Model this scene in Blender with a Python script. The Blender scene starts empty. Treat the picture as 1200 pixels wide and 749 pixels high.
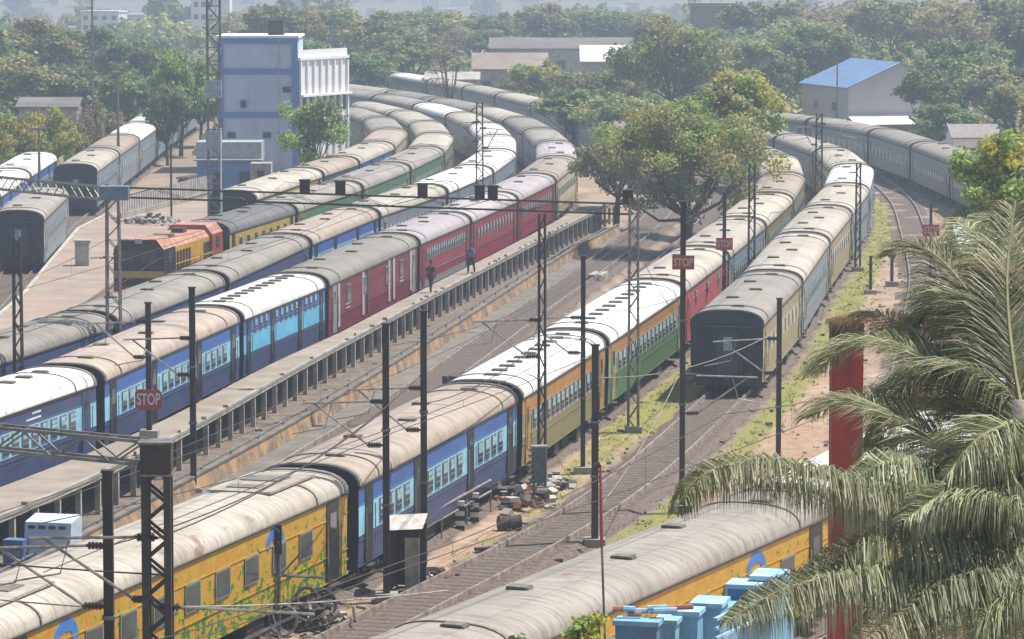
import bpy, math, random
import numpy as np
from mathutils import Vector, Matrix
R=random.Random(7); NR=np.random.default_rng(7)
S=bpy.context.scene; COL=S.collection
rad=math.radians
# ------------------------------------------------------------------ camera geometry
F,H,YH=4300.0,20.0,-60.0
TH=math.atan((374.5-YH)/F); CT,ST=math.cos(TH),math.sin(TH)
def W(x,y,h=0.0):
    a=(x-600)/F; b=(374.5-y)/F
    dz=-ST+b*CT; t=(h-H)/dz
    return Vector((a*t,(CT+b*ST)*t,h))
def WD(x,y,d):
    a=(x-600)/F; b=(374.5-y)/F
    t=d/(CT+b*ST)
    return Vector((a*t,d,H+(-ST+b*CT)*t))
# ------------------------------------------------------------------ materials
MATS={}
def nt(name):
    m=bpy.data.materials.new(name); m.use_nodes=True
    n=m.node_tree; b=n.nodes['Principled BSDF']; return m,n,b
def rgb(c): return (c[0],c[1],c[2],1)
def mat(name,c,rough=.6,metal=0,c2=None,scale=3.0,amt=.5,bump=0.0,stretch=(1,1,1),spec=.5,lo=.38,hi=.62,detail=5,vary=0.0,dirt=None,dirt_scale=.6,dlo=.5,dhi=.75):
    if name in MATS: return MATS[name]
    m,n,b=nt(name); N=n.nodes; L=n.links
    b.inputs['Roughness'].default_value=rough; b.inputs['Metallic'].default_value=metal
    b.inputs['Specular IOR Level'].default_value=spec
    tc=N.new('ShaderNodeTexCoord'); mp=N.new('ShaderNodeMapping'); mp.inputs['Scale'].default_value=stretch
    oi=N.new('ShaderNodeObjectInfo')
    add=N.new('ShaderNodeVectorMath'); add.operation='ADD'
    cx=N.new('ShaderNodeMath'); cx.operation='MULTIPLY'; cx.inputs[1].default_value=57.0
    L.new(oi.outputs['Random'],cx.inputs[0])
    L.new(tc.outputs['Object'],mp.inputs['Vector']); L.new(mp.outputs[0],add.inputs[0]); L.new(cx.outputs[0],add.inputs[1])
    nz=N.new('ShaderNodeTexNoise'); nz.inputs['Scale'].default_value=scale; nz.inputs['Detail'].default_value=detail; nz.inputs['Roughness'].default_value=.65
    L.new(add.outputs[0],nz.inputs['Vector'])
    mr=N.new('ShaderNodeMapRange'); mr.inputs['From Min'].default_value=lo; mr.inputs['From Max'].default_value=hi; mr.inputs['To Max'].default_value=amt*2 if amt<.5 else 1
    L.new(nz.outputs['Fac'],mr.inputs['Value'])
    mx=N.new('ShaderNodeMix'); mx.data_type='RGBA'
    mx.inputs['A'].default_value=rgb(c); mx.inputs['B'].default_value=rgb(c2 or [k*.7 for k in c])
    L.new(mr.outputs[0],mx.inputs['Factor']); out=mx.outputs['Result']
    if dirt:
        n2=N.new('ShaderNodeTexNoise'); n2.inputs['Scale'].default_value=dirt_scale; n2.inputs['Detail'].default_value=8; n2.inputs['Roughness'].default_value=.75
        L.new(add.outputs[0],n2.inputs['Vector'])
        m2=N.new('ShaderNodeMapRange'); m2.inputs['From Min'].default_value=dlo; m2.inputs['From Max'].default_value=dhi; m2.inputs['To Max'].default_value=.85
        L.new(n2.outputs['Fac'],m2.inputs['Value'])
        x2=N.new('ShaderNodeMix'); x2.data_type='RGBA'; x2.inputs['B'].default_value=rgb(dirt)
        L.new(out,x2.inputs['A']); L.new(m2.outputs[0],x2.inputs['Factor']); out=x2.outputs['Result']
    if vary:
        hs=N.new('ShaderNodeHueSaturation'); v=N.new('ShaderNodeMapRange'); v.inputs['To Min'].default_value=1-vary; v.inputs['To Max'].default_value=1+vary
        L.new(oi.outputs['Random'],v.inputs['Value']); L.new(v.outputs[0],hs.inputs['Value']); L.new(out,hs.inputs['Color']); out=hs.outputs[0]
    L.new(out,b.inputs['Base Color'])
    if bump:
        bp=N.new('ShaderNodeBump'); bp.inputs['Strength'].default_value=bump; bp.inputs['Distance'].default_value=.05
        L.new(nz.outputs['Fac'],bp.inputs['Height']); L.new(bp.outputs[0],b.inputs['Normal'])
    MATS[name]=m; return m
def roofmat(name,c,dirt):
    """sheet-metal roof: dust film, water streaks running down across the curve, cross seams"""
    if name in MATS: return MATS[name]
    m,n,b=nt(name); N=n.nodes; L=n.links
    b.inputs['Roughness'].default_value=.62; b.inputs['Specular IOR Level'].default_value=.35
    tc=N.new('ShaderNodeTexCoord'); oi=N.new('ShaderNodeObjectInfo')
    k=N.new('ShaderNodeMath'); k.operation='MULTIPLY'; k.inputs[1].default_value=91.0; L.new(oi.outputs['Random'],k.inputs[0])
    def noise(sc,stretch,detail,lo,hi,to):
        mp=N.new('ShaderNodeMapping'); mp.inputs['Scale'].default_value=stretch; L.new(tc.outputs['Object'],mp.inputs['Vector'])
        a=N.new('ShaderNodeVectorMath'); a.operation='ADD'; L.new(mp.outputs[0],a.inputs[0]); L.new(k.outputs[0],a.inputs[1])
        z=N.new('ShaderNodeTexNoise'); z.inputs['Scale'].default_value=sc; z.inputs['Detail'].default_value=detail; z.inputs['Roughness'].default_value=.7
        L.new(a.outputs[0],z.inputs['Vector'])
        r=N.new('ShaderNodeMapRange'); r.inputs['From Min'].default_value=lo; r.inputs['From Max'].default_value=hi; r.inputs['To Max'].default_value=to
        L.new(z.outputs['Fac'],r.inputs['Value']); return r.outputs[0],z.outputs['Fac']
    def mix(a,colr,f):
        x=N.new('ShaderNodeMix'); x.data_type='RGBA'
        if isinstance(a,tuple): x.inputs['A'].default_value=a
        else: L.new(a,x.inputs['A'])
        x.inputs['B'].default_value=colr; L.new(f,x.inputs['Factor']); return x.outputs['Result']
    f1,_=noise(.35,(1,1,1),6,.4,.68,.75)
    f2,z2=noise(2.6,(2.2,.25,.25),6,.46,.72,.85)
    f3,_=noise(9,(1,1,1),3,.62,.72,.6)
    o=mix(rgb(c),rgb(dirt),f1); o=mix(o,rgb([q*.62 for q in dirt]),f2); o=mix(o,rgb([q*.4 for q in dirt]),f3)
    # cross seams every 1.9 m
    sx=N.new('ShaderNodeSeparateXYZ'); L.new(tc.outputs['Object'],sx.inputs[0])
    mo=N.new('ShaderNodeMath'); mo.operation='PINGPONG'; mo.inputs[1].default_value=.95; L.new(sx.outputs['X'],mo.inputs[0])
    lt=N.new('ShaderNodeMath'); lt.operation='LESS_THAN'; lt.inputs[1].default_value=.03; L.new(mo.outputs[0],lt.inputs[0])
    ml=N.new('ShaderNodeMath'); ml.operation='MULTIPLY'; ml.inputs[1].default_value=.22; L.new(lt.outputs[0],ml.inputs[0])
    o=mix(o,rgb([q*.35 for q in dirt]),ml.outputs[0])
    py=N.new('ShaderNodeMath'); py.operation='PINGPONG'; py.inputs[1].default_value=.55; L.new(sx.outputs['Y'],py.inputs[0])
    ly=N.new('ShaderNodeMath'); ly.operation='GREATER_THAN'; ly.inputs[1].default_value=.525; L.new(py.outputs[0],ly.inputs[0])
    my=N.new('ShaderNodeMath'); my.operation='MULTIPLY'; my.inputs[1].default_value=.3; L.new(ly.outputs[0],my.inputs[0])
    o=mix(o,rgb([q*.4 for q in dirt]),my.outputs[0])
    fr,_=noise(1.1,(1,1,1),7,.60,.70,.7); o=mix(o,(.17,.085,.045,1),fr)
    hs=N.new('ShaderNodeHueSaturation'); v=N.new('ShaderNodeMapRange'); v.inputs['To Min'].default_value=.88; v.inputs['To Max'].default_value=1.1
    L.new(oi.outputs['Random'],v.inputs['Value']); L.new(v.outputs[0],hs.inputs['Value']); L.new(o,hs.inputs['Color'])
    L.new(hs.outputs[0],b.inputs['Base Color'])
    bp=N.new('ShaderNodeBump'); bp.inputs['Strength'].default_value=.25; bp.inputs['Distance'].default_value=.03; L.new(z2,bp.inputs['Height']); L.new(bp.outputs[0],b.inputs['Normal'])
    MATS[name]=m; return m
ROOF={'white':roofmat('roof_white',(.80,.79,.77),(.58,.55,.50)),
 'cream':roofmat('roof_cream',(.50,.455,.385),(.31,.265,.21)),
 'tan':roofmat('roof_tan',(.43,.355,.29),(.25,.20,.16)),
 'grey':roofmat('roof_grey',(.30,.275,.24),(.19,.17,.145)),
 'dark':roofmat('roof_dark',(.17,.165,.16),(.11,.10,.095)),
 'lav':roofmat('roof_lavender',(.47,.42,.44),(.32,.28,.28)),
 'silver':roofmat('roof_silver',(.35,.315,.275),(.22,.195,.165))}
DIRT=(.13,.10,.08)
def paint(name,c,rough=.45,d=DIRT): return mat('paint_'+name,c,rough,c2=[k*.8 for k in c],scale=1.4,stretch=(.6,.6,1.6),dirt=[c[i]*.45+d[i]*.55 for i in range(3)],dirt_scale=1.3,dlo=.52,dhi=.8)
PA=dict(navy=paint('navy',(.06,.08,.18)),blue=paint('blue',(.05,.14,.42)),light=paint('light_blue',(.30,.64,.82)),cyan=paint('cyan',(.13,.50,.75)),
 maroon=paint('maroon',(.20,.022,.04)),red=paint('red',(.28,.028,.045)),pink=paint('pink_red',(.52,.12,.13)),cream=paint('cream',(.50,.44,.30)),
 olive=paint('olive',(.25,.22,.10)),yellow=paint('yellow',(.52,.36,.07)),orange=paint('orange',(.44,.22,.06)),green=paint('green',(.10,.19,.085)),lgreen=paint('pale_green',(.30,.38,.24)),
 grey=paint('grey',(.27,.28,.28)),steel=paint('steel_blue',(.22,.26,.30)),khaki=paint('khaki',(.33,.28,.16)),pale=paint('pale_grey',(.45,.47,.48)),
 black=paint('black',(.02,.02,.022)))
def vinyl(name,cols,zr):
    m,n,b=nt(name); b.inputs['Specular IOR Level'].default_value=.3; N=n.nodes; L=n.links; b.inputs['Roughness'].default_value=.4
    tc=N.new('ShaderNodeTexCoord'); vo=N.new('ShaderNodeTexNoise'); vo.inputs['Scale'].default_value=3.2; vo.inputs['Detail'].default_value=3; vo.inputs['Roughness'].default_value=.75
    L.new(tc.outputs['Object'],vo.inputs['Vector'])
    sx=N.new('ShaderNodeSeparateXYZ'); L.new(tc.outputs['Object'],sx.inputs[0])
    mr=N.new('ShaderNodeMapRange'); mr.inputs['From Min'].default_value=zr[0]; mr.inputs['From Max'].default_value=zr[1]; mr.inputs['To Min'].default_value=-.10; mr.inputs['To Max'].default_value=.26
    L.new(sx.outputs['Z'],mr.inputs['Value'])
    cb=N.new('ShaderNodeMapRange'); cb.clamp=False; cb.inputs['From Min'].default_value=.36; cb.inputs['From Max'].default_value=.64; cb.inputs['To Min'].default_value=.18; cb.inputs['To Max'].default_value=.80; L.new(vo.outputs['Fac'],cb.inputs['Value']); ad=N.new('ShaderNodeMath'); ad.operation='ADD'; L.new(cb.outputs[0],ad.inputs[0]); L.new(mr.outputs[0],ad.inputs[1])
    cr=N.new('ShaderNodeValToRGB'); L.new(ad.outputs[0],cr.inputs[0]); e=cr.color_ramp.elements
    e[0].position=.34; e[0].color=rgb(cols[0]); e[1].position=.74; e[1].color=rgb(cols[-1])
    for i,c in enumerate(cols[1:-1]):
        q=e.new(.34+.40*(i+1)/(len(cols)-1)); q.color=rgb(c)
    L.new(cr.outputs[0],b.inputs['Base Color']); return m
PA['vinyl']=vinyl('vinyl_wrap_yellow',[(.06,.16,.03),(.20,.30,.04),(.50,.38,.03),(.56,.36,.02),(.34,.26,.03),(.62,.26,.02),(.60,.14,.02),(.50,.34,.04)],(1.0,3.3))
PA['vinyl2']=vinyl('vinyl_wrap_forest',[(.05,.20,.08),(.15,.30,.10),(.30,.30,.12),(.45,.30,.08),(.60,.26,.05)],(1.0,3.3))
M_glass=mat('window_glass',(.03,.04,.05),.12,c2=(.06,.08,.09),scale=1.5)
M_shut=mat('shutter_pale',(.42,.58,.62),.5,c2=(.2,.3,.36),scale=4)
M_frame=mat('window_frame',(.30,.33,.36),.4,metal=.3)
M_dark=mat('dark_iron',(.03,.028,.026),.8,c2=(.06,.045,.035),scale=5)
M_under=mat('underframe_grime',(.035,.03,.028),.85,c2=(.07,.055,.04),scale=3)
M_vest=mat('vestibule_rubber',(.022,.023,.026),.8,c2=(.04,.042,.05),scale=2)
M_endshade=mat('coach_end_shaded',(.018,.020,.026),.6,c2=(.035,.038,.048),scale=1.2)  # coach ends painted near black for the shade on their unlit side
M_wheel=mat('wheel_steel',(.12,.09,.07),.6,metal=.4,c2=(.06,.04,.03),scale=5)
M_vent=mat('vent_metal',(.13,.12,.10),.7,c2=(.2,.18,.15),scale=4)
M_white=mat('white_paint',(.75,.75,.74),.6,c2=(.6,.6,.58),scale=2)
M_mast=mat('mast_dark',(.035,.035,.035),.6,metal=.2,c2=(.07,.05,.04),scale=3)
M_galv=mat('galvanised',(.26,.26,.25),.5,metal=.5,c2=(.14,.13,.12),scale=3)
M_insul=mat('insulator_brown',(.07,.03,.025),.25)
M_tube=mat('bracket_tube',(.38,.36,.33),.5,metal=.3,c2=(.2,.17,.14),scale=5)
M_signred=mat('sign_red',(.42,.05,.04),.5,c2=(.33,.06,.05),scale=3)
M_conc=mat('concrete',(.36,.33,.29),.9,c2=(.24,.22,.19),scale=.8,bump=.3,dirt=(.16,.14,.12),dirt_scale=.35)
M_conc2=mat('concrete_pale',(.48,.45,.40),.9,c2=(.33,.3,.26),scale=1.6,bump=.3,dirt=(.2,.17,.14),dirt_scale=.8)
M_deck=mat('deck_concrete',(.31,.255,.205),.9,c2=(.22,.18,.145),scale=.7,bump=.25,dirt=(.20,.17,.14),dirt_scale=.25,stretch=(1,1,1))
M_deckshade=mat('underdeck_shade',(.04,.036,.033),.95,c2=(.07,.06,.05),scale=2)  # shade of the recess under the deck, put into the colour
M_orange=mat('orange_plaster',(.40,.24,.11),.9,c2=(.27,.21,.14),scale=.9,bump=.3,dirt=(.14,.095,.07),dirt_scale=.9,dlo=.44,dhi=.58)
M_rail=mat('rail_steel',(.50,.46,.43),.35,metal=.35,c2=(.25,.17,.12),scale=3)
M_sleeper=mat('sleeper',(.125,.098,.08),.9,c2=(.08,.062,.052),scale=5)
M_ballast=mat('ballast_stone',(.20,.15,.12),.95,c2=(.06,.046,.038),scale=7,bump=.9,detail=8,dirt=(.10,.08,.06),dirt_scale=.5,lo=.35,hi=.65)
M_bwall=mat('building_bluegrey',(.46,.56,.70),.8,c2=(.39,.48,.61),scale=.5,stretch=(1.5,1,.35),dirt=(.30,.35,.42),dirt_scale=.3)
M_bblue=mat('building_blue_trim',(.08,.18,.52),.6,c2=(.11,.22,.5))
M_bwhite=mat('building_white',(.82,.82,.82),.8,c2=(.74,.74,.74),scale=.5)
M_bluewash=mat('blue_wash_paint',(.13,.36,.56),.7,c2=(.22,.46,.64),scale=1.6,stretch=(1.5,1.5,.5),dirt=(.2,.24,.26),dirt_scale=1.8,dlo=.46,dhi=.66,bump=.2)
M_bluedk=mat('blue_deep_paint',(.05,.17,.36),.7,c2=(.09,.24,.44),scale=1.6,dirt=(.12,.15,.17),dirt_scale=1.8,dlo=.46,dhi=.66)
M_capcr=mat('pale_blue_cap',(.24,.46,.64),.8,c2=(.50,.60,.64),scale=2,lo=.45,hi=.7,dirt=(.25,.24,.2),dirt_scale=1.5)
M_bark=mat('bark',(.10,.075,.055),.9,c2=(.05,.04,.03),scale=4,bump=.6)
M_barkpale=mat('bark_pale',(.30,.26,.21),.9,c2=(.16,.13,.10),scale=6,bump=.5)
M_redcol=mat('red_column_paint',(.42,.055,.03),.7,c2=(.28,.045,.03),scale=1.4,stretch=(2,2,.4),dirt=(.13,.06,.045),dirt_scale=1.2,dlo=.48,dhi=.66)
M_skin=mat('skin',(.20,.11,.07),.6)
M_hair=mat('hair',(.012,.01,.009),.6)
M_shirt1=mat('shirt_plum',(.10,.03,.06),.8); M_shirt2=mat('shirt_blue',(.05,.06,.22),.8,c2=(.25,.25,.35),scale=9)
M_trous=mat('trousers_dark',(.03,.03,.04),.8)
M_brick=mat('rubble_brick',(.42,.17,.09),.9,c2=(.28,.12,.07),scale=3)
def leafmat(name,c1,c2,c3,rough=.5,trans=.45):
    m,n,b=nt(name); N=n.nodes; L=n.links
    b.inputs['Roughness'].default_value=rough; b.inputs['Specular IOR Level'].default_value=.3
    g=N.new('ShaderNodeNewGeometry'); cr=N.new('ShaderNodeValToRGB'); e=cr.color_ramp.elements
    e[0].position=0; e[0].color=rgb(c1); e[1].position=1; e[1].color=rgb(c3); q=e.new(.5); q.color=rgb(c2)
    L.new(g.outputs['Random Per Island'],cr.inputs[0])
    oi=N.new('ShaderNodeObjectInfo'); hs=N.new('ShaderNodeHueSaturation'); v=N.new('ShaderNodeMapRange'); v.inputs['To Min'].default_value=.8; v.inputs['To Max'].default_value=1.25
    h=N.new('ShaderNodeMapRange'); h.inputs['To Min'].default_value=.475; h.inputs['To Max'].default_value=.515; L.new(oi.outputs['Random'],h.inputs['Value']); L.new(h.outputs[0],hs.inputs['Hue'])
    L.new(oi.outputs['Random'],v.inputs['Value']); L.new(v.outputs[0],hs.inputs['Value']); L.new(cr.outputs[0],hs.inputs['Color'])
    L.new(hs.outputs[0],b.inputs['Base Color'])
    if trans:
        t=N.new('ShaderNodeBsdfTranslucent'); L.new(hs.outputs[0],t.inputs[0]); ms=N.new('ShaderNodeMixShader'); ms.inputs[0].default_value=trans
        o=N['Material Output'] if 'Material Output' in N else None
        L.new(b.outputs[0],ms.inputs[1]); L.new(t.outputs[0],ms.inputs[2]); L.new(ms.outputs[0],o.inputs['Surface'])
    return m
LF=dict(dark=leafmat('leaves_dark',(0.080,0.109,0.052),(0.132,0.175,0.073),(0.220,0.248,0.109)),
 mid=leafmat('leaves_mid',(0.118,0.175,0.066),(0.205,0.264,0.088),(0.322,0.366,0.146)),
 bright=leafmat('leaves_bright',(0.161,0.264,0.059),(0.293,0.439,0.102),(0.468,0.586,0.175)),
 yellow=leafmat('leaves_yellow',(0.27,0.29,0.04),(0.46,0.45,0.06),(0.66,0.60,0.10)),
 olive=leafmat('leaves_olive',(0.220,0.220,0.088),(0.366,0.352,0.132),(0.527,0.484,0.205)),
 brown=leafmat('leaves_brown',(0.220,0.175,0.118),(0.322,0.264,0.175),(0.439,0.380,0.264)),
 palm=leafmat('palm_leaflets',(.12,.15,.06),(.26,.29,.14),(.56,.56,.38),rough=.5,trans=.35),
 palmdry=leafmat('palm_dry',(.25,.20,.11),(.38,.31,.18),(.5,.43,.28),rough=.5),
 grass=leafmat('grass_blades',(.10,.14,.03),(.17,.22,.05),(.30,.30,.11)))
# ------------------------------------------------------------------ mesh builder
class MB:
    def __init__(s): s.v=[]; s.f=[]; s.m=[]
    def quadv(s,pts,mi=0):
        n=len(s.v); s.v+= [tuple(p) for p in pts]; s.f.append(tuple(range(n,n+len(pts)))); s.m.append(mi)
    def box(s,c,d,mi=0,rz=0,mtx=None):
        n=len(s.v); hx,hy,hz=d[0]/2,d[1]/2,d[2]/2; cz,sz=math.cos(rz),math.sin(rz)
        for x,y,z in ((-1,-1,-1),(1,-1,-1),(1,1,-1),(-1,1,-1),(-1,-1,1),(1,-1,1),(1,1,1),(-1,1,1)):
            X,Y,Z=x*hx,y*hy,z*hz
            if mtx is not None: p=mtx@Vector((X,Y,Z)); s.v.append((p.x+c[0],p.y+c[1],p.z+c[2]))
            else: s.v.append((c[0]+X*cz-Y*sz,c[1]+X*sz+Y*cz,c[2]+Z))
        for q in ((0,3,2,1),(4,5,6,7),(0,1,5,4),(1,2,6,5),(2,3,7,6),(3,0,4,7)): s.f.append(tuple(n+i for i in q)); s.m.append(mi)
    def bar(s,a,b,w,h=None,mi=0):
        a=Vector(a); b=Vector(b); d=b-a; L=d.length
        if L<1e-6: return
        q=d.to_track_quat('X','Z').to_matrix(); s.box((a+b)/2,(L,w,h or w),mi,mtx=q)
    def tube(s,pts,r,mi=0,n=6,r2=None):
        pts=[Vector(p) for p in pts]; base=len(s.v); k=len(pts)
        for i,p in enumerate(pts):
            t=(pts[min(i+1,k-1)]-pts[max(i-1,0)]).normalized(); up=Vector((0,0,1)) if abs(t.z)<.95 else Vector((1,0,0))
            a=t.cross(up).normalized(); b2=t.cross(a)
            rr=r if r2 is None else r+(r2-r)*i/(k-1)
            if callable(r): rr=r(i/(k-1))
            for j in range(n):
                an=2*math.pi*j/n; q=p+a*math.cos(an)*rr+b2*math.sin(an)*rr; s.v.append(tuple(q))
        for i in range(k-1):
            for j in range(n):
                j2=(j+1)%n; s.f.append((base+i*n+j,base+i*n+j2,base+(i+1)*n+j2,base+(i+1)*n+j)); s.m.append(mi)
        s.f.append(tuple(base+j for j in range(n))[::-1]); s.m.append(mi)
        s.f.append(tuple(base+(k-1)*n+j for j in range(n))); s.m.append(mi)
    def strip(s,rows,mi=0,closed=False):
        n=len(s.v); k=len(rows[0])
        for r in rows: s.v+=[tuple(p) for p in r]
        for i in range(len(rows)-1):
            for j in range(k-1+(1 if closed else 0)):
                j2=(j+1)%k; s.f.append((n+i*k+j,n+i*k+j2,n+(i+1)*k+j2,n+(i+1)*k+j)); s.m.append(mi[j] if isinstance(mi,(list,tuple)) else mi)
    def mesh(s,name,mats,smooth=False,bevel=0):
        me=bpy.data.meshes.new(name); me.from_pydata(s.v,[],s.f)
        for m in (mats if isinstance(mats,(list,tuple)) else [mats]): me.materials.append(m)
        me.polygons.foreach_set('material_index',s.m)
        if smooth: me.polygons.foreach_set('use_smooth',[True]*len(s.f))
        me.update(); return me
    def build(s,name,mats,parent=None,loc=None,smooth=False,kind=None):
        o=bpy.data.objects.new(name,s.mesh(name,mats,smooth)); COL.objects.link(o)
        if parent: o.parent=parent
        if loc is not None: o.location=loc
        if kind: o['kind']=kind
        return o
def obj(name,me,parent=None,loc=(0,0,0),rot=None):
    o=bpy.data.objects.new(name,me); COL.objects.link(o); o.parent=parent; o.location=loc
    if rot: o.rotation_euler=rot
    return o
def tag(o,label,cat,group=None,kind=None):
    o['label']=label; o['category']=cat
    if group: o['group']=group
    if kind: o['kind']=kind
    return o
def empty(name,loc=(0,0,0),rz=0):
    o=bpy.data.objects.new(name,None); COL.objects.link(o); o.location=loc; o.rotation_euler=(0,0,rz); o.empty_display_size=.3; return o
CH={}
def copy_tree(o,parent=None):
    c=o.copy(); COL.objects.link(c); c.parent=parent
    for ch in list(o.children): copy_tree(ch,c)
    return c
# ------------------------------------------------------------------ paths
class Path:
    def __init__(s,pts,off=0.0,smooth=7,step=1.0):
        P=np.array([(p[0],p[1]) for p in pts],float)
        d=np.r_[0,np.cumsum(np.hypot(*np.diff(P,axis=0).T))]; n=int(d[-1]/step)+1
        t=np.linspace(0,d[-1],n); Q=np.c_[np.interp(t,d,P[:,0]),np.interp(t,d,P[:,1])]
        for _ in range(3):
            k=smooth; pad0=Q[0]+(Q[0]-Q[1:k+1])[::-1]; pad1=Q[-1]+(Q[-1]-Q[-k-1:-1])[::-1]
            E=np.r_[pad0,Q,pad1]; w=np.ones(2*k+1)/(2*k+1)
            Q=np.c_[np.convolve(E[:,0],w,'valid'),np.convolve(E[:,1],w,'valid')]
        T=np.gradient(Q,axis=0); T/=np.hypot(*T.T)[:,None]
        Nn=np.c_[-T[:,1],T[:,0]]
        Q=Q+Nn*off
        s.P=Q; s.d=np.r_[0,np.cumsum(np.hypot(*np.diff(Q,axis=0).T))]; s.L=s.d[-1]
    def at(s,t):
        return Vector((float(np.interp(t,s.d,s.P[:,0])),float(np.interp(t,s.d,s.P[:,1])),0))
    def tan(s,t):
        a=s.at(max(0,t-.8)); b=s.at(min(s.L,t+.8)); return (b-a).normalized()
    def nor(s,t):
        v=s.tan(t); return Vector((v.y,-v.x,0))   # right-hand side
    def proj(s,p):
        i=int(np.argmin((s.P[:,0]-p[0])**2+(s.P[:,1]-p[1])**2)); return float(s.d[i])
    def dist(s,X,Y):
        Q=s.P[::3]; D=np.full(X.shape,1e9); SG=np.zeros(X.shape)
        for i in range(len(Q)-1):
            a,b=Q[i],Q[i+1]; v=b-a; l=v@v
            t=np.clip(((X-a[0])*v[0]+(Y-a[1])*v[1])/l,0,1); dx=X-a[0]-t*v[0]; dy=Y-a[1]-t*v[1]; dd=np.hypot(dx,dy)
            m=dd<D; D[m]=dd[m]; SG[m]=np.sign(dx*v[1]-dy*v[0])[m]
        return D,SG
GH=3.35
def gut(pix,near=(),far=()): return [Vector((a,b,0)) for a,b in near]+[W(x,y,GH) for x,y in pix]+[Vector((a,b,0)) for a,b in far]
HALF=1.62
pA=Path(gut([(110,703),(196,673),(299,626),(415,579),(432,572),(615,469),(659,440),(717,403),(800,347),(847,310),(895,270),(930,240),(946,212),(944,197),(933,187),(915,179),(890,172),(860,166)],near=[(-18.5,66),(-13.2,83.5)]),HALF)
pB=Path([Vector((-10.6,78,0)),Vector((-2.2,107,0)),Vector((1.6+1.55,122.9-.4,0)),Vector((3.4+1.55,130.0,0)),Vector((5.3+1.55,138.4,0)),Vector((7.3+1.57,149.5,0))]+gut([(897,383),(942,334),(971,287),(1000,252),(1020,226),(1028,210),(1025,200),(1013,189),(993,179),(960,169),(933,161),(903,155),(870,150)]),HALF)
pD=Path(gut([(0,491),(96,464),(123,451),(224,405),(276,377),(389,338),(402,328),(488,289),(550,263),(610,236),(652,215),(677,200),(679,187),(677,177),(657,160),(641,150),(615,139),(573,129),(551,125),(500,116),(473,111),(440,107),(410,104)],near=[(-24,105)]),HALF)
pG=Path(gut([(0,430),(143,383),(267,335),(364,288),(440,256),(500,237),(557,216),(593,197),(609,182),(610,175),(596,155),(567,141),(540,133),(490,121),(430,112),(400,108)],near=[(-26,122)]),HALF)
pH=Path(gut([(264,275),(316,260),(347,251),(379,241),(417,227),(467,207),(503,192),(530,177),(534,165),(527,156),(513,144),(485,134),(457,128),(433,124),(400,119)],near=[(-24.5,165),(-19.6,196)]),HALF)
pI=Path(gut([(310,235),(344,220),(373,208),(424,195),(459,178),(480,167),(482,159),(475,151),(457,140),(440,134),(411,129),(390,126)],near=[(-22,215)]),HALF,smooth=10)
pF=Path([Vector((-14,56,0)),Vector((-4.4,75.6,0)),Vector((2.5,90.8,0)),Vector((6.9,100.8,0)),Vector((9.1,106,0)),Vector((11.6,112,0)),Vector((17,127,0)),Vector((23,146,0)),Vector((28.5,170,0)),Vector((33,200,0))],HALF)
pC=Path(gut([(51,260),(80,231),(113,203),(153,174),(192,146)],near=[(-26.5,185)],far=[(-34,380),(-34.5,420)]),HALF)
pC2=Path(gut([(0,232),(67,188)],near=[(-32.5,205)],far=[(-37,330),(-38.5,400)]),HALF)
pE=Path(gut([(1115,176),(1077,164),(1040,154),(1000,147),(955,142),(896,137),(860,133)],near=[(33,215),(36.5,240),(37.6,262)]),HALF)
pJ=Path(gut([(720,142),(700,136),(665,127),(620,117),(590,110),(557,103),(520,97),(475,90),(440,85)],near=[(15,300),(14,330)]),HALF)
# extra running lines without trains
pT2=Path([W(x,y) for x,y in [(400,497),(457,463),(500,437),(597,363),(640,340),(670,317),(743,263)]]+[Vector((12,300,0)),Vector((12,340,0)),Vector((6,375,0))],-1.5)
q=pT2.P; a=q[0]; t0=(q[6]-q[0]); t0/=np.hypot(*t0)
pT2=Path([tuple(a-t0*70),tuple(a-t0*30)]+[tuple(z) for z in q[::6]])
pT3=Path([(x+4.2,y-.8) for x,y in pT2.P[::6]])
pR=Path([Vector((16,150,0)),W(1085,330),W(1075,290),W(1060,240),W(1030,212),W(985,190),Vector((20,405,0))])
pK=Path([Vector((p[0]-4.9,p[1]+2,0)) for p in pG.P[::8]])   # line between the shed and the diesel
# ------------------------------------------------------------------ tracks
def track(p,t0=0,t1=None,ballast=True,lab=''):
    t1=t1 or p.L; n=int((t1-t0)/1.5)+1; ts=np.linspace(t0,t1,n)
    b=MB(); rows=[]; hb=.17 if ballast else .02
    for t in ts:
        c=p.at(t); nn=p.nor(t); j=R.uniform(-.12,.12); j2=R.uniform(-.12,.12)
        rows.append([c-nn*(1.6+j),c-nn*1.2+Vector((0,0,hb)),c+nn*1.2+Vector((0,0,hb)),c+nn*(1.6+j2)])
    b.strip(rows,0); bed=b.build('railway_track',[M_ballast]); bed['kind']='structure'
    s=MB(); t=t0
    while t<t1:
        c=p.at(t); v=p.tan(t); s.box((c.x,c.y,hb-.028),(.22,2.4,.07),0,math.atan2(v.y,v.x)); t+=.62 if c.y<260 else 1.2
    o=s.build('sleepers',[M_sleeper],bed); o['kind']='stuff'
    for sg in (-1,1):
        r=MB(); rows=[]
        for t in np.linspace(t0,t1,n):
            c=p.at(t)+p.nor(t)*sg*.87; nn=p.nor(t); zt=.37 if ballast else .2; rows.append([c-nn*.036+Vector((0,0,zt-.22)),c-nn*.036+Vector((0,0,zt)),c+nn*.036+Vector((0,0,zt)),c+nn*.036+Vector((0,0,zt-.22))])
        r.strip(rows,0); r.build('rail',[M_rail],bed)
    return bed
ZT=.40   # rail top
TR=[pA,pB,pD,pG,pH,pI,pF,pC,pC2,pE,pJ,pT2,pT3,pR]
for p in TR: track(p,ballast=(p is not pR))
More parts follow.
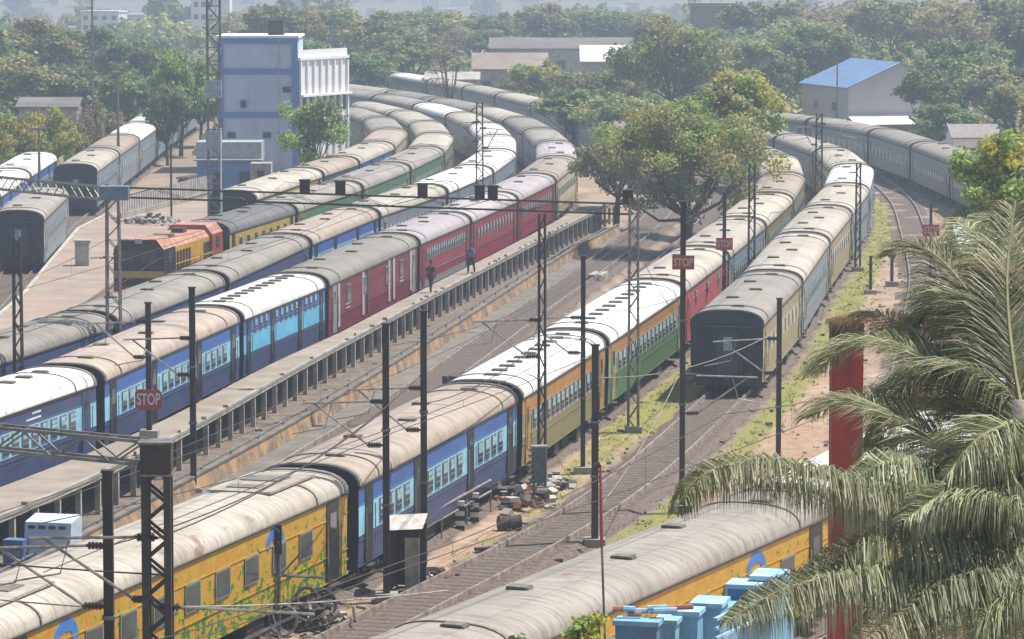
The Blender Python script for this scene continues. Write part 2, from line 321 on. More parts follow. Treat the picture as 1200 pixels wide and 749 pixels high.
# ------------------------------------------------------------------ ground
def ground():
    xs=np.unique(np.r_[np.linspace(-3500,-300,9),np.linspace(-300,-60,14),np.arange(-60,56,.8),np.linspace(56,300,14),np.linspace(300,3500,9)])
    ys=np.unique(np.r_[np.linspace(-60,60,5),np.arange(60,330,.9),np.linspace(330,900,48),np.linspace(900,3600,40)])
    X,Y=np.meshgrid(xs,ys); Z=np.zeros_like(X)
    # land falls away beyond the yard, then climbs as the far hillside
    k=np.clip((Y-760)/640,0,1); Z-=26*k*k*(3-2*k)
    k=np.clip((Y-1500)/1900,0,1); Z+=70*k+6*np.sin(X/210+1)*k+4*np.sin(X/97)*k
    inner=(np.abs(X)<60)&(Y>60)&(Y<330)
    Z[inner]+= .05*np.sin(X[inner]*1.3+np.sin(Y[inner]*.7))*np.sin(Y[inner]*.9)
    bal=np.zeros_like(X); gr=np.zeros_like(X); dr=np.zeros_like(X); pl=np.zeros_like(X)
    sub=inner; xx,yy=X[sub],Y[sub]
    D={}
    for nm,p in dict(A=pA,B=pB,D=pD,G=pG,H=pH,I=pI,F=pF,C=pC,C2=pC2,E=pE,T2=pT2,T3=pT3,R=pR).items(): D[nm]=p.dist(xx,yy)
    dm=np.min([v[0] for v in D.values()],axis=0)
    A,SA=D['A']; B,SB=D['B']; Fd,SF=D['F']; RR,SR=D['R']
    bal[sub]=np.clip((1.9-dm)/.5,0,1)*np.where(RR<2.5,.45,1)
    g=np.zeros_like(xx); r=np.zeros_like(xx)
    rightA=(SA>0); leftB=(SB<0)
    # between A and B: bare pink earth with weeds beside the track
    m=rightA&leftB; r[m]=np.clip((A[m]-1.4)/.8,0,1)*np.clip((B[m]-1.7)/.5,0,1)
    g[m]=np.clip(1-np.abs(B[m]-2.0)/.6,0,1)*.75+np.clip(1-np.abs(A[m]-2.5)/1.0,0,1)*np.clip((yy[m]-126)/8,0,1)*1.0+(yy[m]>150)*.35
    m=(SB>0); g[m]=np.clip(1.15-np.abs(B[m]-2.5)/1.1,0,1)+.6*np.clip(1-np.abs(B[m]-6.5)/1.0,0,1)+.45*np.clip(1-np.abs(RR[m]-3.2)/1.2,0,1)
    r[m]=np.clip((B[m]-1.9)/.6,0,1)*np.where(RR[m]<3,.5,.85)
    m=(SF>0); g[m]+=.3
    m=(xx<-22)&(yy>150); r[m]=.35; pl[sub]=np.where(m,1,0)
    m=(SA<0)&(D['D'][1]>0)&(D['D'][0]<60); r[m]=.5*(dm[m]>1.9)
    gr[sub]=np.clip(g,0,1); dr[sub]=np.clip(r,0,1)
    far=~inner; gr[far]=np.where(Y[far]>330,.5,.3); dr[far]=np.where(Y[far]>330,0,.3)
    nx,ny=len(xs),len(ys); v=np.c_[X.ravel(),Y.ravel(),Z.ravel()]
    i=np.arange(ny-1)[:,None]*nx+np.arange(nx-1)[None,:]; f=np.stack([i,i+1,i+nx+1,i+nx],-1).reshape(-1,4)
    me=bpy.data.meshes.new('ground'); me.from_pydata(v.tolist(),[],f.tolist()); me.update()
    ca=me.color_attributes.new('cover','FLOAT_COLOR','POINT'); ca.data.foreach_set('color',np.c_[bal.ravel(),gr.ravel(),dr.ravel(),pl.ravel()].ravel())
    m,n,b=nt('ground_earth'); N=n.nodes; L=n.links; b.inputs['Roughness'].default_value=.95; b.inputs['Specular IOR Level'].default_value=.15
    at=N.new('ShaderNodeAttribute'); at.attribute_name='cover'; sp=N.new('ShaderNodeSeparateColor'); L.new(at.outputs['Color'],sp.inputs[0])
    tc=N.new('ShaderNodeTexCoord')
    def nz(sc,d=8,r=.7):
        z=N.new('ShaderNodeTexNoise'); z.inputs['Scale'].default_value=sc; z.inputs['Detail'].default_value=d; z.inputs['Roughness'].default_value=r; L.new(tc.outputs['Object'],z.inputs['Vector']); return z.outputs['Fac']
    def mixc(a,bb,f):
        x=N.new('ShaderNodeMix'); x.data_type='RGBA'
        for k,q in (('A',a),('B',bb)):
            if isinstance(q,tuple): x.inputs[k].default_value=rgb(q)
            else: L.new(q,x.inputs[k])
        L.new(f,x.inputs['Factor']); return x.outputs['Result']
    def gate(w,noise,soft=.18,bias=0):   # weight against noise
        a_=N.new('ShaderNodeMath'); a_.operation='ADD'; L.new(w,a_.inputs[0]); L.new(noise,a_.inputs[1])
        r_=N.new('ShaderNodeMapRange'); r_.inputs['From Min'].default_value=.95-soft+bias; r_.inputs['From Max'].default_value=.95+soft+bias; L.new(a_.outputs[0],r_.inputs['Value']); return r_.outputs[0]
    def rng(x,lo,hi,to=1):
        r_=N.new('ShaderNodeMapRange'); r_.inputs['From Min'].default_value=lo; r_.inputs['From Max'].default_value=hi; r_.inputs['To Max'].default_value=to; L.new(x,r_.inputs['Value']); return r_.outputs[0]
    n1=nz(.25); n2=nz(1.7); n3=nz(9)
    base=mixc((.19,.15,.12),(.31,.245,.19),rng(n2,.35,.65))
    pink=mixc((.44,.29,.195),(.32,.22,.155),rng(n2,.4,.6)); pink=mixc(pink,(.48,.38,.29),rng(n1,.5,.62,.8)); pink=mixc(pink,(.17,.13,.10),rng(n3,.52,.68,.75))
    c=mixc(base,pink,gate(sp.outputs['Blue'],n1,.2))
    grs=mixc((.17,.18,.05),(.33,.29,.11),rng(n3,.4,.65))
    balc=mixc((.075,.056,.045),(.23,.175,.14),rng(n3,.35,.68))
    c=mixc(c,balc,gate(sp.outputs['Red'],n2,.15))
    c=mixc(c,grs,gate(sp.outputs['Green'],n2,.14,.16))
    L.new(c,b.inputs['Base Color']); bp=N.new('ShaderNodeBump'); bp.inputs['Strength'].default_value=.8; bp.inputs['Distance'].default_value=.08; L.new(n3,bp.inputs['Height']); L.new(bp.outputs[0],b.inputs['Normal'])
    me.materials.append(m); o=bpy.data.objects.new('ground',me); COL.objects.link(o); o['kind']='structure'
    return xx,yy,np.clip(g,0,1),dm
GX,GY,GG,GD=ground()
# grass tufts and stones
def quads_mesh(name,C,U,V,mats,tri=False,mi=None):
    n=len(C)
    P=np.stack([C-U-V,C+U-V,C+U+V,C-U+V],1).reshape(-1,3) if not tri else np.stack([C-U,C+U,C+V],1).reshape(-1,3)
    k=3 if tri else 4
    me=bpy.data.meshes.new(name); me.vertices.add(n*k); me.vertices.foreach_set('co',P.ravel())
    me.loops.add(n*k); me.loops.foreach_set('vertex_index',np.arange(n*k)); me.polygons.add(n)
    me.polygons.foreach_set('loop_start',np.arange(n)*k)
    for m in mats: me.materials.append(m)
    if mi is not None: me.polygons.foreach_set('material_index',mi)
    me.update(calc_edges=True); me.validate(); return me
w=GG*(GD>1.7)*(GY<300); idx=NR.choice(len(GX),9000,p=w/w.sum())
cl=6; cx=np.repeat(GX[idx]+NR.uniform(-.45,.45,9000),cl)+NR.normal(0,.07,9000*cl); cy=np.repeat(GY[idx]+NR.uniform(-.45,.45,9000),cl)+NR.normal(0,.07,9000*cl)
C_=np.c_[cx,cy,np.full(len(cx),.0)]; an=NR.uniform(0,6.28,len(cx)); hh=NR.uniform(.05,.17,len(cx))
U_=np.c_[np.cos(an),np.sin(an),0*an]*.022; V_=np.c_[NR.normal(0,.08,len(cx)),NR.normal(0,.08,len(cx)),hh]
o=bpy.data.objects.new('grass',quads_mesh('grass',C_,U_,V_,[LF['grass']],tri=True)); COL.objects.link(o); tag(o,'dry green grass and weeds along the track verges','grass',kind='stuff')
idx=NR.choice(len(GX),5200,p=((GY<235)&(GD>.0)&(GX>-20)).astype(float)/((GY<235)&(GD>.0)&(GX>-20)).sum())
n_=len(idx); C_=np.c_[GX[idx]+NR.uniform(-.5,.5,n_),GY[idx]+NR.uniform(-.5,.5,n_),np.full(n_,.03)]; sb=MB()
for c_,s_ in zip(C_,NR.gamma(1.5,.035,n_)+.03): sb.box(c_,(s_*1.5,s_,s_),int(R.random()<.3),R.uniform(0,3))
o=sb.build('stones',[mat('stone_brown',(.22,.16,.12),.9,c2=(.12,.09,.07),scale=6),mat('stone_pale',(.42,.37,.31),.9)]); tag(o,'small stones and litter strewn between the tracks','stones',kind='stuff')
# ------------------------------------------------------------------ coaches
RZ0,RZ1=3.32,3.98; LB=21.35
def roofprof(n=14,hw=HALF,z0=RZ0,z1=RZ1):
    out=[]
    for i in range(n+1):
        a=math.pi*i/n; c=math.cos(a); s_=math.sin(a)
        out.append((hw*math.copysign(abs(c)**.74,c), z0+(z1-z0)*abs(s_)**.82))
    return out  # +y side to -y side
def win_mesh(kind):
    b=MB()
    w_,h_={'sleeper':(.6,.68),'ac':(.82,.70),'small':(.5,.55),'tall':(.75,.85)}[kind]
    y=-HALF
    b.box((0,y-.012,0),(w_+.1,.03,h_+.1),0)
    b.box((0,y-.03,0),(w_,.012,h_),1)
    if kind in('sleeper','small'):
        for k in range(3): b.box((0,y-.042,-h_/2+h_*(k+1)/4),(w_,.014,.025),0)
        b.box((0,y-.043,h_*.22),(w_*.98,.012,h_*.5),2)
    return b.mesh('window',[M_frame,M_glass,M_shut])
WM={k:win_mesh(k) for k in('sleeper','ac','small','tall')}
def door_mesh():
    b=MB(); b.box((0,-HALF-.008,2.05),(.9,.03,2.4),0); b.box((0,-HALF-.027,2.62),(.46,.012,.6),1)
    for s_ in(-1,1): b.tube([(s_*.5,-HALF-.08,1.35),(s_*.5,-HALF-.08,2.6)],.018,2,5)
    b.box((0,-HALF-.02,.70),(.7,.22,.05),3); b.box((0,-HALF-.02,.48),(.7,.2,.05),3)
    return b
DM={}
def doorm(c):
    if c not in DM: DM[c]=door_mesh().mesh('door',[PA[c],M_glass,M_tube,M_under])
    return DM[c]
def vent_mesh():
    b=MB(); b.box((0,0,.03),(.28,.62,.06),0); b.box((0,0,.075),(.36,.52,.035),0); return b.mesh('roof_vent',[M_vent])
VM=vent_mesh()
def bogie_mesh():
    b=MB()
    for sy in(-1,1):
        b.box((0,sy*1.05,.55),(2.9,.14,.22),0)
        for sx in(-1.25,1.25): b.box((sx,sy*1.08,.42),(.34,.2,.34),0)
        b.box((0,sy*1.1,.4),(.5,.2,.4),0)
    b.box((0,0,.6),(.5,2.1,.25),0); return b.mesh('bogie',[M_under])
BM=bogie_mesh()
def wheel_mesh():
    b=MB()
    for sy in(-.87,.87): b.tube([(0,sy-.07,.05),(0,sy+.07,.05)],.45,0,18)
    b.tube([(0,-1.0,.05),(0,1.0,.05)],.09,0,8); return b.mesh('wheelset',[M_wheel])
WHM=wheel_mesh()
def emblem():
    b=MB(); y=-HALF-.006; pts=[]
    for i in range(15):
        a=math.pi*i/14; pts.append((.62*math.cos(a),y,.5*math.sin(a)))
    pts+=[(-.5,y,-.15),(-.3,y,.12),(0,y,.16),(.28,y,.1),(.42,y,-.45),(.6,y,-.5)]
    n=len(b.v); b.v+=[(p[0],p[1],p[2]) for p in pts]; b.v+=[(p[0],p[1]+.01,p[2]) for p in pts]; k=len(pts)
    b.f.append(tuple(n+i for i in range(k))); b.m.append(0)
    for i in range(k): b.f.append((n+i,n+(i+1)%k,n+k+(i+1)%k,n+k+i)); b.m.append(0)
    return b.mesh('painted_emblem',[mat('emblem_blue',(.04,.22,.62),.4)])
EMB=emblem()
# livery: bands [(z0,z1,paint)], window kind, window z, count, door colour, extra
LIV={
 'vinyl':dict(b=[(.78,3.32,'vinyl')],w='ac',wz=2.3,n=9,door='black',roof='cream',mid=0),
 'vinylF':dict(b=[(.78,3.32,'vinyl')],w='ac',wz=2.3,n=9,door='black',roof='cream',mid=0),
 'vinyl2':dict(b=[(.78,1.25,'vinyl2'),(1.25,3.32,'vinyl2')],w='sleeper',wz=2.25,n=16,door='khaki',roof='white',band='pale'),
 'green_orange':dict(b=[(.78,1.9,'green'),(1.9,1.98,'pale'),(1.98,2.75,'lgreen'),(2.75,3.32,'orange')],w='sleeper',wz=2.35,n=15,door='khaki',roof='white'),
 'orange_olive':dict(b=[(.78,1.85,'olive'),(1.85,1.95,'pale'),(1.95,2.7,'khaki'),(2.7,3.32,'orange')],w='sleeper',wz=2.32,n=15,door='orange',roof='white'),
 'blue':dict(b=[(.78,1.76,'navy'),(1.76,2.74,'light'),(2.74,3.32,'blue')],w='sleeper',wz=2.25,n=17,door='black',roof='tan',mid=1),
 'navy':dict(b=[(.78,1.76,'navy'),(1.76,2.74,'light'),(2.74,3.32,'navy')],w='sleeper',wz=2.25,n=17,door='navy',roof='white',marks=1),
 'cyan':dict(b=[(.78,1.75,'navy'),(1.75,2.6,'cyan'),(2.6,3.32,'blue')],w='small',wz=2.9,n=13,door='black',roof='white',mid=1),
 'maroonvan':dict(b=[(.78,3.32,'maroon')],w='tall',wz=2.5,n=4,door='grey',roof='grey',van=1),
 'maroon':dict(b=[(.78,1.15,'grey'),(1.15,3.32,'red')],w='small',wz=2.6,n=17,door='maroon',roof='lav'),
 'red':dict(b=[(.78,3.32,'red')],w='small',wz=2.5,n=12,door='maroon',roof='lav'),
 'pink':dict(b=[(.78,3.32,'pink')],w='small',wz=2.7,n=3,door='pink',roof='cream'),
 'cream':dict(b=[(.78,1.4,'khaki'),(1.4,3.32,'cream')],w='small',wz=2.4,n=11,door='khaki',roof='cream'),
 'khaki':dict(b=[(.78,1.9,'khaki'),(1.9,2.7,'cream'),(2.7,3.32,'khaki')],w='small',wz=2.3,n=8,door='olive',roof='tan'),
 'greyblue':dict(b=[(.78,1.85,'steel'),(1.85,2.7,'pale'),(2.7,3.32,'steel')],w='sleeper',wz=2.3,n=15,door='grey',roof='cream'),
 'darkblue':dict(b=[(.78,1.8,'navy'),(1.8,2.6,'blue'),(2.6,3.32,'navy')],w='sleeper',wz=2.25,n=15,door='navy',roof='grey'),
 'yellowblack':dict(b=[(.78,1.5,'khaki'),(1.5,3.32,'yellow')],w='tall',wz=2.45,n=7,door='black',roof='dark'),
 'green':dict(b=[(.78,1.9,'green'),(1.9,2.6,'lgreen'),(2.6,3.32,'green')],w='small',wz=2.3,n=13,door='olive',roof='silver'),
 'steel':dict(b=[(.78,1.8,'steel'),(1.8,2.6,'pale'),(2.6,3.32,'steel')],w='sleeper',wz=2.2,n=13,door='steel',roof='silver'),
 'olive':dict(b=[(.78,1.8,'olive'),(1.8,2.7,'khaki'),(2.7,3.32,'olive')],w='small',wz=2.3,n=12,door='olive',roof='cream'),
}
BODY={}; ROOFM={}
def body_mesh(liv):
    if liv in BODY: return BODY[liv]
    L_=LIV[liv]; b=MB(); mats=[PA[x[2]] for x in L_['b']]+[M_endshade,M_under,M_vest]; e=len(L_['b'])
    x0,x1=-LB/2,LB/2
    for i,(z0,z1,_) in enumerate(L_['b']):
        for s_ in(-1,1):
            t=lambda z:HALF*(1-.03*max(0,(1.6-z)))     # slight turn-under
            nseg=8
            for k in range(nseg):
                a=x0+(x1-x0)*k/nseg; c=x0+(x1-x0)*(k+1)/nseg
                q=[(a,s_*t(z0),z0),(c,s_*t(z0),z0),(c,s_*t(z1),z1),(a,s_*t(z1),z1)]
                b.quadv(q if s_<0 else q[::-1],i)
    # horizontal bead lines and gutter
    for z in (.81,1.6,2.72):
        b.box((0,-HALF-.004,z),(LB,.016,.03),0 if z<2 else e-1)
    b.box((0,-HALF-.02,3.31),(LB,.05,.06),e+1); b.box((0,HALF+.02,3.31),(LB,.05,.06),e+1)
    prof=[(y,z) for y,z in roofprof(hw=HALF)]
    for sx in(-1,1):
        X=sx*LB/2; ring=[(X,HALF*.975,.78)]+[(X,y,z) for y,z in prof]+[(X,-HALF*.975,.78)]
        b.quadv(ring if sx>0 else ring[::-1],e)
        # collision pillars, stanchions
        for y in(-1.15,1.15): b.box((X+sx*.03,y,2.2),(.06,.09,2.3),e)
        for z in(1.25,3.2): b.box((X+sx*.025,0,z),(.05,2.9,.07),e)
        # end lamps / handrails
        for y in(-1.4,1.4): b.tube([(X+sx*.08,y,1.3),(X+sx*.08,y,2.9)],.015,e+1,5)
    b.quadv([(x0,-HALF*.97,.79),(x0,HALF*.97,.79),(x1,HALF*.97,.79),(x1,-HALF*.97,.79)],e+1)
    if L_.get('van'):
        for x in(-8.6,-3.1,-1.9,3.2,4.4,8.8): b.box((x,-HALF-.01,2.15),(.45,.03,2.25),e+1 if abs(x)<2 else len(mats))
        mats.append(PA['pale'])
        for x in(-6.6,6.4):
            for z in(1.8,2.0): b.box((x,-HALF-.01,z),(.9,.02,.07),len(mats)-1)
    if L_.get('marks'):
        mats.append(M_white)
        for i,(x,w_) in enumerate([(4.2,.9),(3.9,1.5)]): b.box((x,-HALF-.006,3.08-i*.2),(w_,.012,.07),len(mats)-1)
    me=b.mesh('body',mats); BODY[liv]=me; return me
def roof_mesh(rm,plan='vents'):
    if rm in ROOFM: return ROOFM[rm]
    b=MB(); rows=[]; pr=roofprof(hw=HALF+.015)
    xs=np.linspace(-LB/2-.03,LB/2+.03,24)
    for x in xs: rows.append([(x,y,z+.01) for y,z in pr])
    b.strip(rows,0)
    # raised cross ribs
    for x in (-LB/2+.12,-LB/2+2.3,LB/2-2.3,LB/2-.12):
        pr2=roofprof(hw=HALF+.05,z1=RZ1+.045); w_=.12 if abs(x)>LB/2-.2 else .035
        m_=1 if abs(x)>LB/2-3 else 0
        b.strip([[(x-w_,y,z+.005) for y,z in pr2],[(x+w_,y,z+.005) for y,z in pr2]],m_)
        b.strip([[(x-w_,y,z-.06) for y,z in pr2],[(x-w_,y,z+.005) for y,z in pr2]],m_); b.strip([[(x+w_,y,z+.005) for y,z in pr2],[(x+w_,y,z-.06) for y,z in pr2]],m_)
    me=b.mesh('roof',[ROOF[rm],M_vent],smooth=True)
    ROOFM[rm]=me; return me
def under_mesh():
    b=MB(); b.box((0,0,.7),(LB,2.7,.14),0)
    for x,l,y in((-4.2,1.8,-1.0),(-1.2,1.3,-1.05),(1.6,1.6,-.95),(4.3,1.2,-1.1),(-3,2.2,.9),(2.6,2.0,.9)): b.box((x,y,.46),(l,.75,.5),0)
    for s_ in(-1,1):
        b.tube([(-6,s_*1.25,.7),(-5.5,s_*1.25,.35),(5.5,s_*1.25,.35),(6,s_*1.25,.7)],.03,0,5)
        for y in(-.98,.98):
            b.tube([(s_*LB/2,y,1.02),(s_*(LB/2+.42),y,1.02)],.07,0,8); b.tube([(s_*(LB/2+.40),y,1.02),(s_*(LB/2+.46),y,1.02)],.24,0,14)
        b.box((s_*(LB/2+.25),0,.95),(.5,.3,.28),0)
    return b.mesh('underframe',[M_under])
UM=under_mesh()
def gang_mesh():
    b=MB()
    # bellows frame and closed door, local x=0 is the coach end, pointing +x
    for y in(-.62,.62): b.box((.17,y,2.1),(.34,.16,2.1),0)
    b.box((.17,0,3.12),(.34,1.4,.18),0); b.box((.17,0,1.08),(.34,1.4,.1),0)
    b.box((.06,0,2.1),(.06,1.1,2.0),1); b.box((.1,0.05,2.5),(.03,.4,.62),2)
    b.box((.16,0,3.26),(.3,2.2,.06),0)
    return b.mesh('gangway',[M_vest,mat('end_door',(.07,.075,.09),.5,c2=(.06,.07,.09)),M_shut])
GM=gang_mesh()
def bell_mesh():   # dark filled joint seen between coupled coaches
    b=MB(); pr=roofprof(hw=HALF*.66,z1=RZ1-.42,z0=3.0)
    rows=[]
    for x in np.linspace(0,.46,4): rows.append([(x,HALF*.65,1.0)]+[(x,y,z) for y,z in pr]+[(x,-HALF*.65,1.0)])
    b.strip(rows,0); b.quadv(rows[-1],0); return b.mesh('gangway',[M_vest])
BELL=bell_mesh()
PROTO={}
def make_coach(liv,rm,lod,ends):
    L_=LIV[liv]; r=empty('passenger_coach' if not L_.get('van') else 'parcel_van')
    obj('body',body_mesh(liv),r); rf=obj('roof',roof_mesh(rm),r)
    obj('underframe',UM,r)
    # windows
    n=L_['n'] if lod<2 else min(L_['n'],9)
    if lod<3:
        mids=[-3.6,3.6] if L_.get('mid') else []
        span=LB-4.4
        for i in range(n):
            x=-span/2+span*(i+.5)/n
            if any(abs(x-q)<.75 for q in mids): continue
            if L_.get('van') and i in(1,2): x+=(-1 if i==1 else 1)*.6
            obj('window',WM[L_['w']],r,(x,0,L_['wz']))
        for x in [-LB/2+1.15,LB/2-1.15]+mids: obj('door',doorm(L_['door']),r,(x,0,0))
    if lod<2:
        for sx in(-1,1):
            g=obj('bogie',BM,r,(sx*7.3,0,0))
            for w_ in(-1.28,1.28): obj('wheelset',WHM,g,(w_,0,.4))
        if lod==0:
            if liv=='vinyl':
                ac=MB(); ac.box((0,0,4.03),(3.2,2.0,.07),0); ac.box((.5,.1,4.08),(.8,1.3,.04),1); ac.box((-.9,.1,4.08),(.5,1.0,.04),1)
                acm=ac.mesh('air_conditioner',[ROOF[rm],M_vent])
                for x in(-LB/2+2.6,LB/2-2.6): obj('air_conditioner',acm,rf,(x,0,-.03))
            else:
                k=11 if rm=='white' else 5
                for i in range(k):
                    x=-LB/2+2.0+(LB-4)*i/(k-1); y=(-.12 if rm=='white' else (.35 if i%2 else -.3)); z=roofz(y)
                    obj('roof_vent',VM,rf,(x,y,z))
        else:
            for i in range(3): obj('roof_vent',VM,rf,(-LB/2+4+(LB-8)*i/2,(.3,-.3)[i%2],roofz(.3)))
    if liv in('vinyl','vinylF') and lod==0:
        for x in (-7.1,5.4): obj('painted_emblem',EMB,r,(x,0,2.75))
    for sx in(-1,1):
        m=GM if (ends and sx==-1) else (BELL if lod<2 else BELL)
        obj('gangway',m,r,(sx*LB/2,0,0),(0,0,0 if sx>0 else math.pi))
    return r
def roofz(y):
    pr=roofprof(40); pr=sorted(pr); 
    return float(np.interp(y,[a for a,_ in pr],[b for _,b in pr]))-.0
def coach(liv,rm,lod,ends):
    k=(liv,rm,lod,ends)
    if k not in PROTO:
        PROTO[k]=make_coach(*k); return PROTO[k]
    return copy_tree(PROTO[k])
ORD='first second third fourth fifth sixth seventh eighth ninth tenth eleventh twelfth thirteenth fourteenth fifteenth sixteenth'.split()
NAMEC={'vinylF':'yellow patterned','vinyl':'yellow and orange patterned','vinyl2':'green and ochre patterned','green_orange':'green coach with orange top','orange_olive':'orange and olive','blue':'blue and pale blue','navy':'navy and pale blue','cyan':'blue coach with bright cyan band',
 'maroonvan':'maroon parcel van with pale door posts','maroon':'maroon','red':'dark red','pink':'plain pinkish red','cream':'cream','khaki':'khaki and cream','greyblue':'grey blue','darkblue':'dark blue','yellowblack':'yellow','green':'dark green','steel':'steel grey','olive':'olive'}
RN={'white':'bright white','cream':'dusty cream','tan':'pinkish tan','grey':'dull grey','dark':'dark grey','lav':'pale mauve','silver':'weathered silver'}
def train(p,where,items,start,front=False,grp='coaches coupled in the stabled trains',pitch=22.3,labels=None):
    """items: list of (livery, roof, end arc-length or None)"""
    t=start
    for i,it in enumerate(items):
        liv,rm=it[0],it[1]; e=it[2] if len(it)>2 and it[2] else t+pitch
        if e>p.L: e=t+pitch
        if e>p.L+6: break
        a,b=p.at(t),p.at(min(e,p.L)); c=(a+b)/2; v=(b-a).normalized(); Lr=(b-a).length
        flip=False
        rn=Vector((v.y,-v.x,0)); vis=rn.dot(Vector((0,0,0))-c)>0   # right side faces the camera
        lod=0 if c.y<235 else (1 if c.y<300 else 2)
        r=coach(liv,rm,lod,front and i==0)
        ang=math.atan2(v.y,v.x)+(0 if vis else math.pi)
        r.location=(c.x,c.y,.0+ZT-.40+.06); r.rotation_euler=(0,0,ang); r.scale=(Lr/22.3,1,1)
        k=NAMEC[liv]; k2=k if ('coach' in k or 'van' in k) else k+' coach'
        lab=f"{k2}, {RN[rm]} roof, {ORD[i]} along {where}"
        if labels and i<len(labels) and labels[i]: lab=labels[i]
        tag(r,lab,'parcel van' if liv=='maroonvan' else 'train coach',grp)
        t=e
def J(p,*pix): return [p.proj(W(x,y,GH)-Vector(p.nor(p.proj(W(x,y,GH))))*HALF) for x,y in pix]
ja=J(pA,(20,749),(422,576),(615,469),(712,406),(803,345),(853,305))
train(pA,'the central train',[('vinyl','cream',ja[0]-2.2),('vinyl','cream',ja[1]),('blue','tan',ja[2]),('orange_olive','white',ja[3]),('green_orange','white',ja[4]),('pink','cream',ja[5]),('greyblue','cream'),('olive','cream'),('olive','tan'),('cream','cream'),('khaki','tan'),('cream','cream')],max(0,ja[0]-23.5),
 labels=['yellow and orange patterned coach cut off by the lower left corner','yellow and orange patterned coach with blue emblems, long one in lower left','blue coach with pinkish roof between the yellow coach and the white roofed coaches','white roofed coach with orange top and olive base behind the blue coach','white roofed coach with green base in front of the pinkish red coach','plain pinkish red coach behind the two red signs'])
jb=J(pB,(897,383),(942,334),(971,287))
train(pB,'the dark end train',[('khaki','grey',jb[1]),('greyblue','cream',jb[2]),('khaki','cream'),('greyblue','cream'),('greyblue','white'),('cream','cream'),('steel','cream'),('steel','cream'),('steel','cream')],jb[0],front=True,
 labels=['khaki coach whose dark end with gangway door faces the camera'])
jd=J(pD,(125,451),(276,377),(391,337),(490,288),(552,262),(608,237),(652,215))
train(pD,'the platform side train',[('navy','white',jd[0]),('blue','tan',jd[1]),('cyan','white',jd[2]),('maroonvan','grey',jd[3]),('maroon','lav',jd[4]),('red','lav',jd[5]),('red','lav',jd[6]),('cream','tan'),('cream','lav'),('steel','silver'),('steel','silver'),('steel','cream'),('steel','silver'),('steel','silver'),('steel','cream'),('steel','silver')],jd[0]-22.3,
 labels=['navy coach with bright white roof at the left edge behind the lattice boom','blue coach with tan roof between two white roofed coaches','white roofed coach with cyan band coupled to the maroon van','maroon parcel van with grey roof and pale posts beside the platform','maroon coach with mauve roof beside the man in plum shirt','dark red coach beside the person in blue shirt'])
jg=J(pG,(143,383),(267,335),(364,288),(440,256))
train(pG,'the second train from the platform',[('darkblue','grey',jg[0]),('darkblue','grey',jg[1]),('darkblue','grey',jg[2]),('blue','tan',jg[3]),('greyblue','cream'),('greyblue','white'),('greyblue','white'),('steel','white'),('steel','white'),('steel','cream'),('steel','white'),('steel','silver'),('steel','silver'),('steel','silver')],jg[0]-22.3)
jh=J(pH,(264,275),(349,251))
train(pH,'the diesel hauled train',[('yellowblack','dark',jh[1]),('green','silver'),('green','silver'),('green','silver'),('olive','cream'),('olive','cream'),('cream','cream'),('steel','cream'),('steel','silver'),('steel','silver')],jh[0],front=True,
 labels=['yellow coach with dark windows and dark grey roof coupled behind the diesel'])
ji=J(pI,(306,236),(374,208),(427,194))
train(pI,'the short train by blue building',[('yellowblack','cream',ji[1]),('darkblue','tan',ji[2]),('blue','cream'),('cream','tan'),('olive','silver'),('steel','silver'),('steel','silver')],ji[0])
jf=pF.proj(W(965,615,GH))+2.6
train(pF,'the foreground right train',[('vinylF','silver',jf-27.5),('vinylF','silver',jf),('vinylF','white'),('greyblue','white')],jf-51,
 labels=['patterned coach at the bottom edge, mostly below the picture','yellow patterned coach with long grey roof at bottom right','white roofed coach half hidden behind the palm fronds by the red column','white roofed coach behind the palm, beyond the red column'])
jc=J(pC,(51,260),(80,231),(113,203))
train(pC,'upper left siding',[('greyblue','silver',jc[1])],jc[0],front=True,labels=['lone grey coach with dark end at the left edge beside the pale platform'])
train(pC,'the far left train',[('greyblue','cream'),('steel','tan'),('greyblue','white'),('steel','white'),('steel','cream'),('steel','white')],jc[2],front=True)
train(pC2,'the left edge train',[('blue','white'),('blue','white')],pC2.proj(W(67,188,GH))-44.6)
train(pE,'the train by the blue roofed shed',[('steel','silver')]*5+[('steel','cream')]*8,pE.proj(W(1115,176,GH))-44)
train(pJ,'the farthest train',[('steel','silver')]*4+[('steel','cream')]*3+[('steel','white'),('steel','cream')]*3,0)
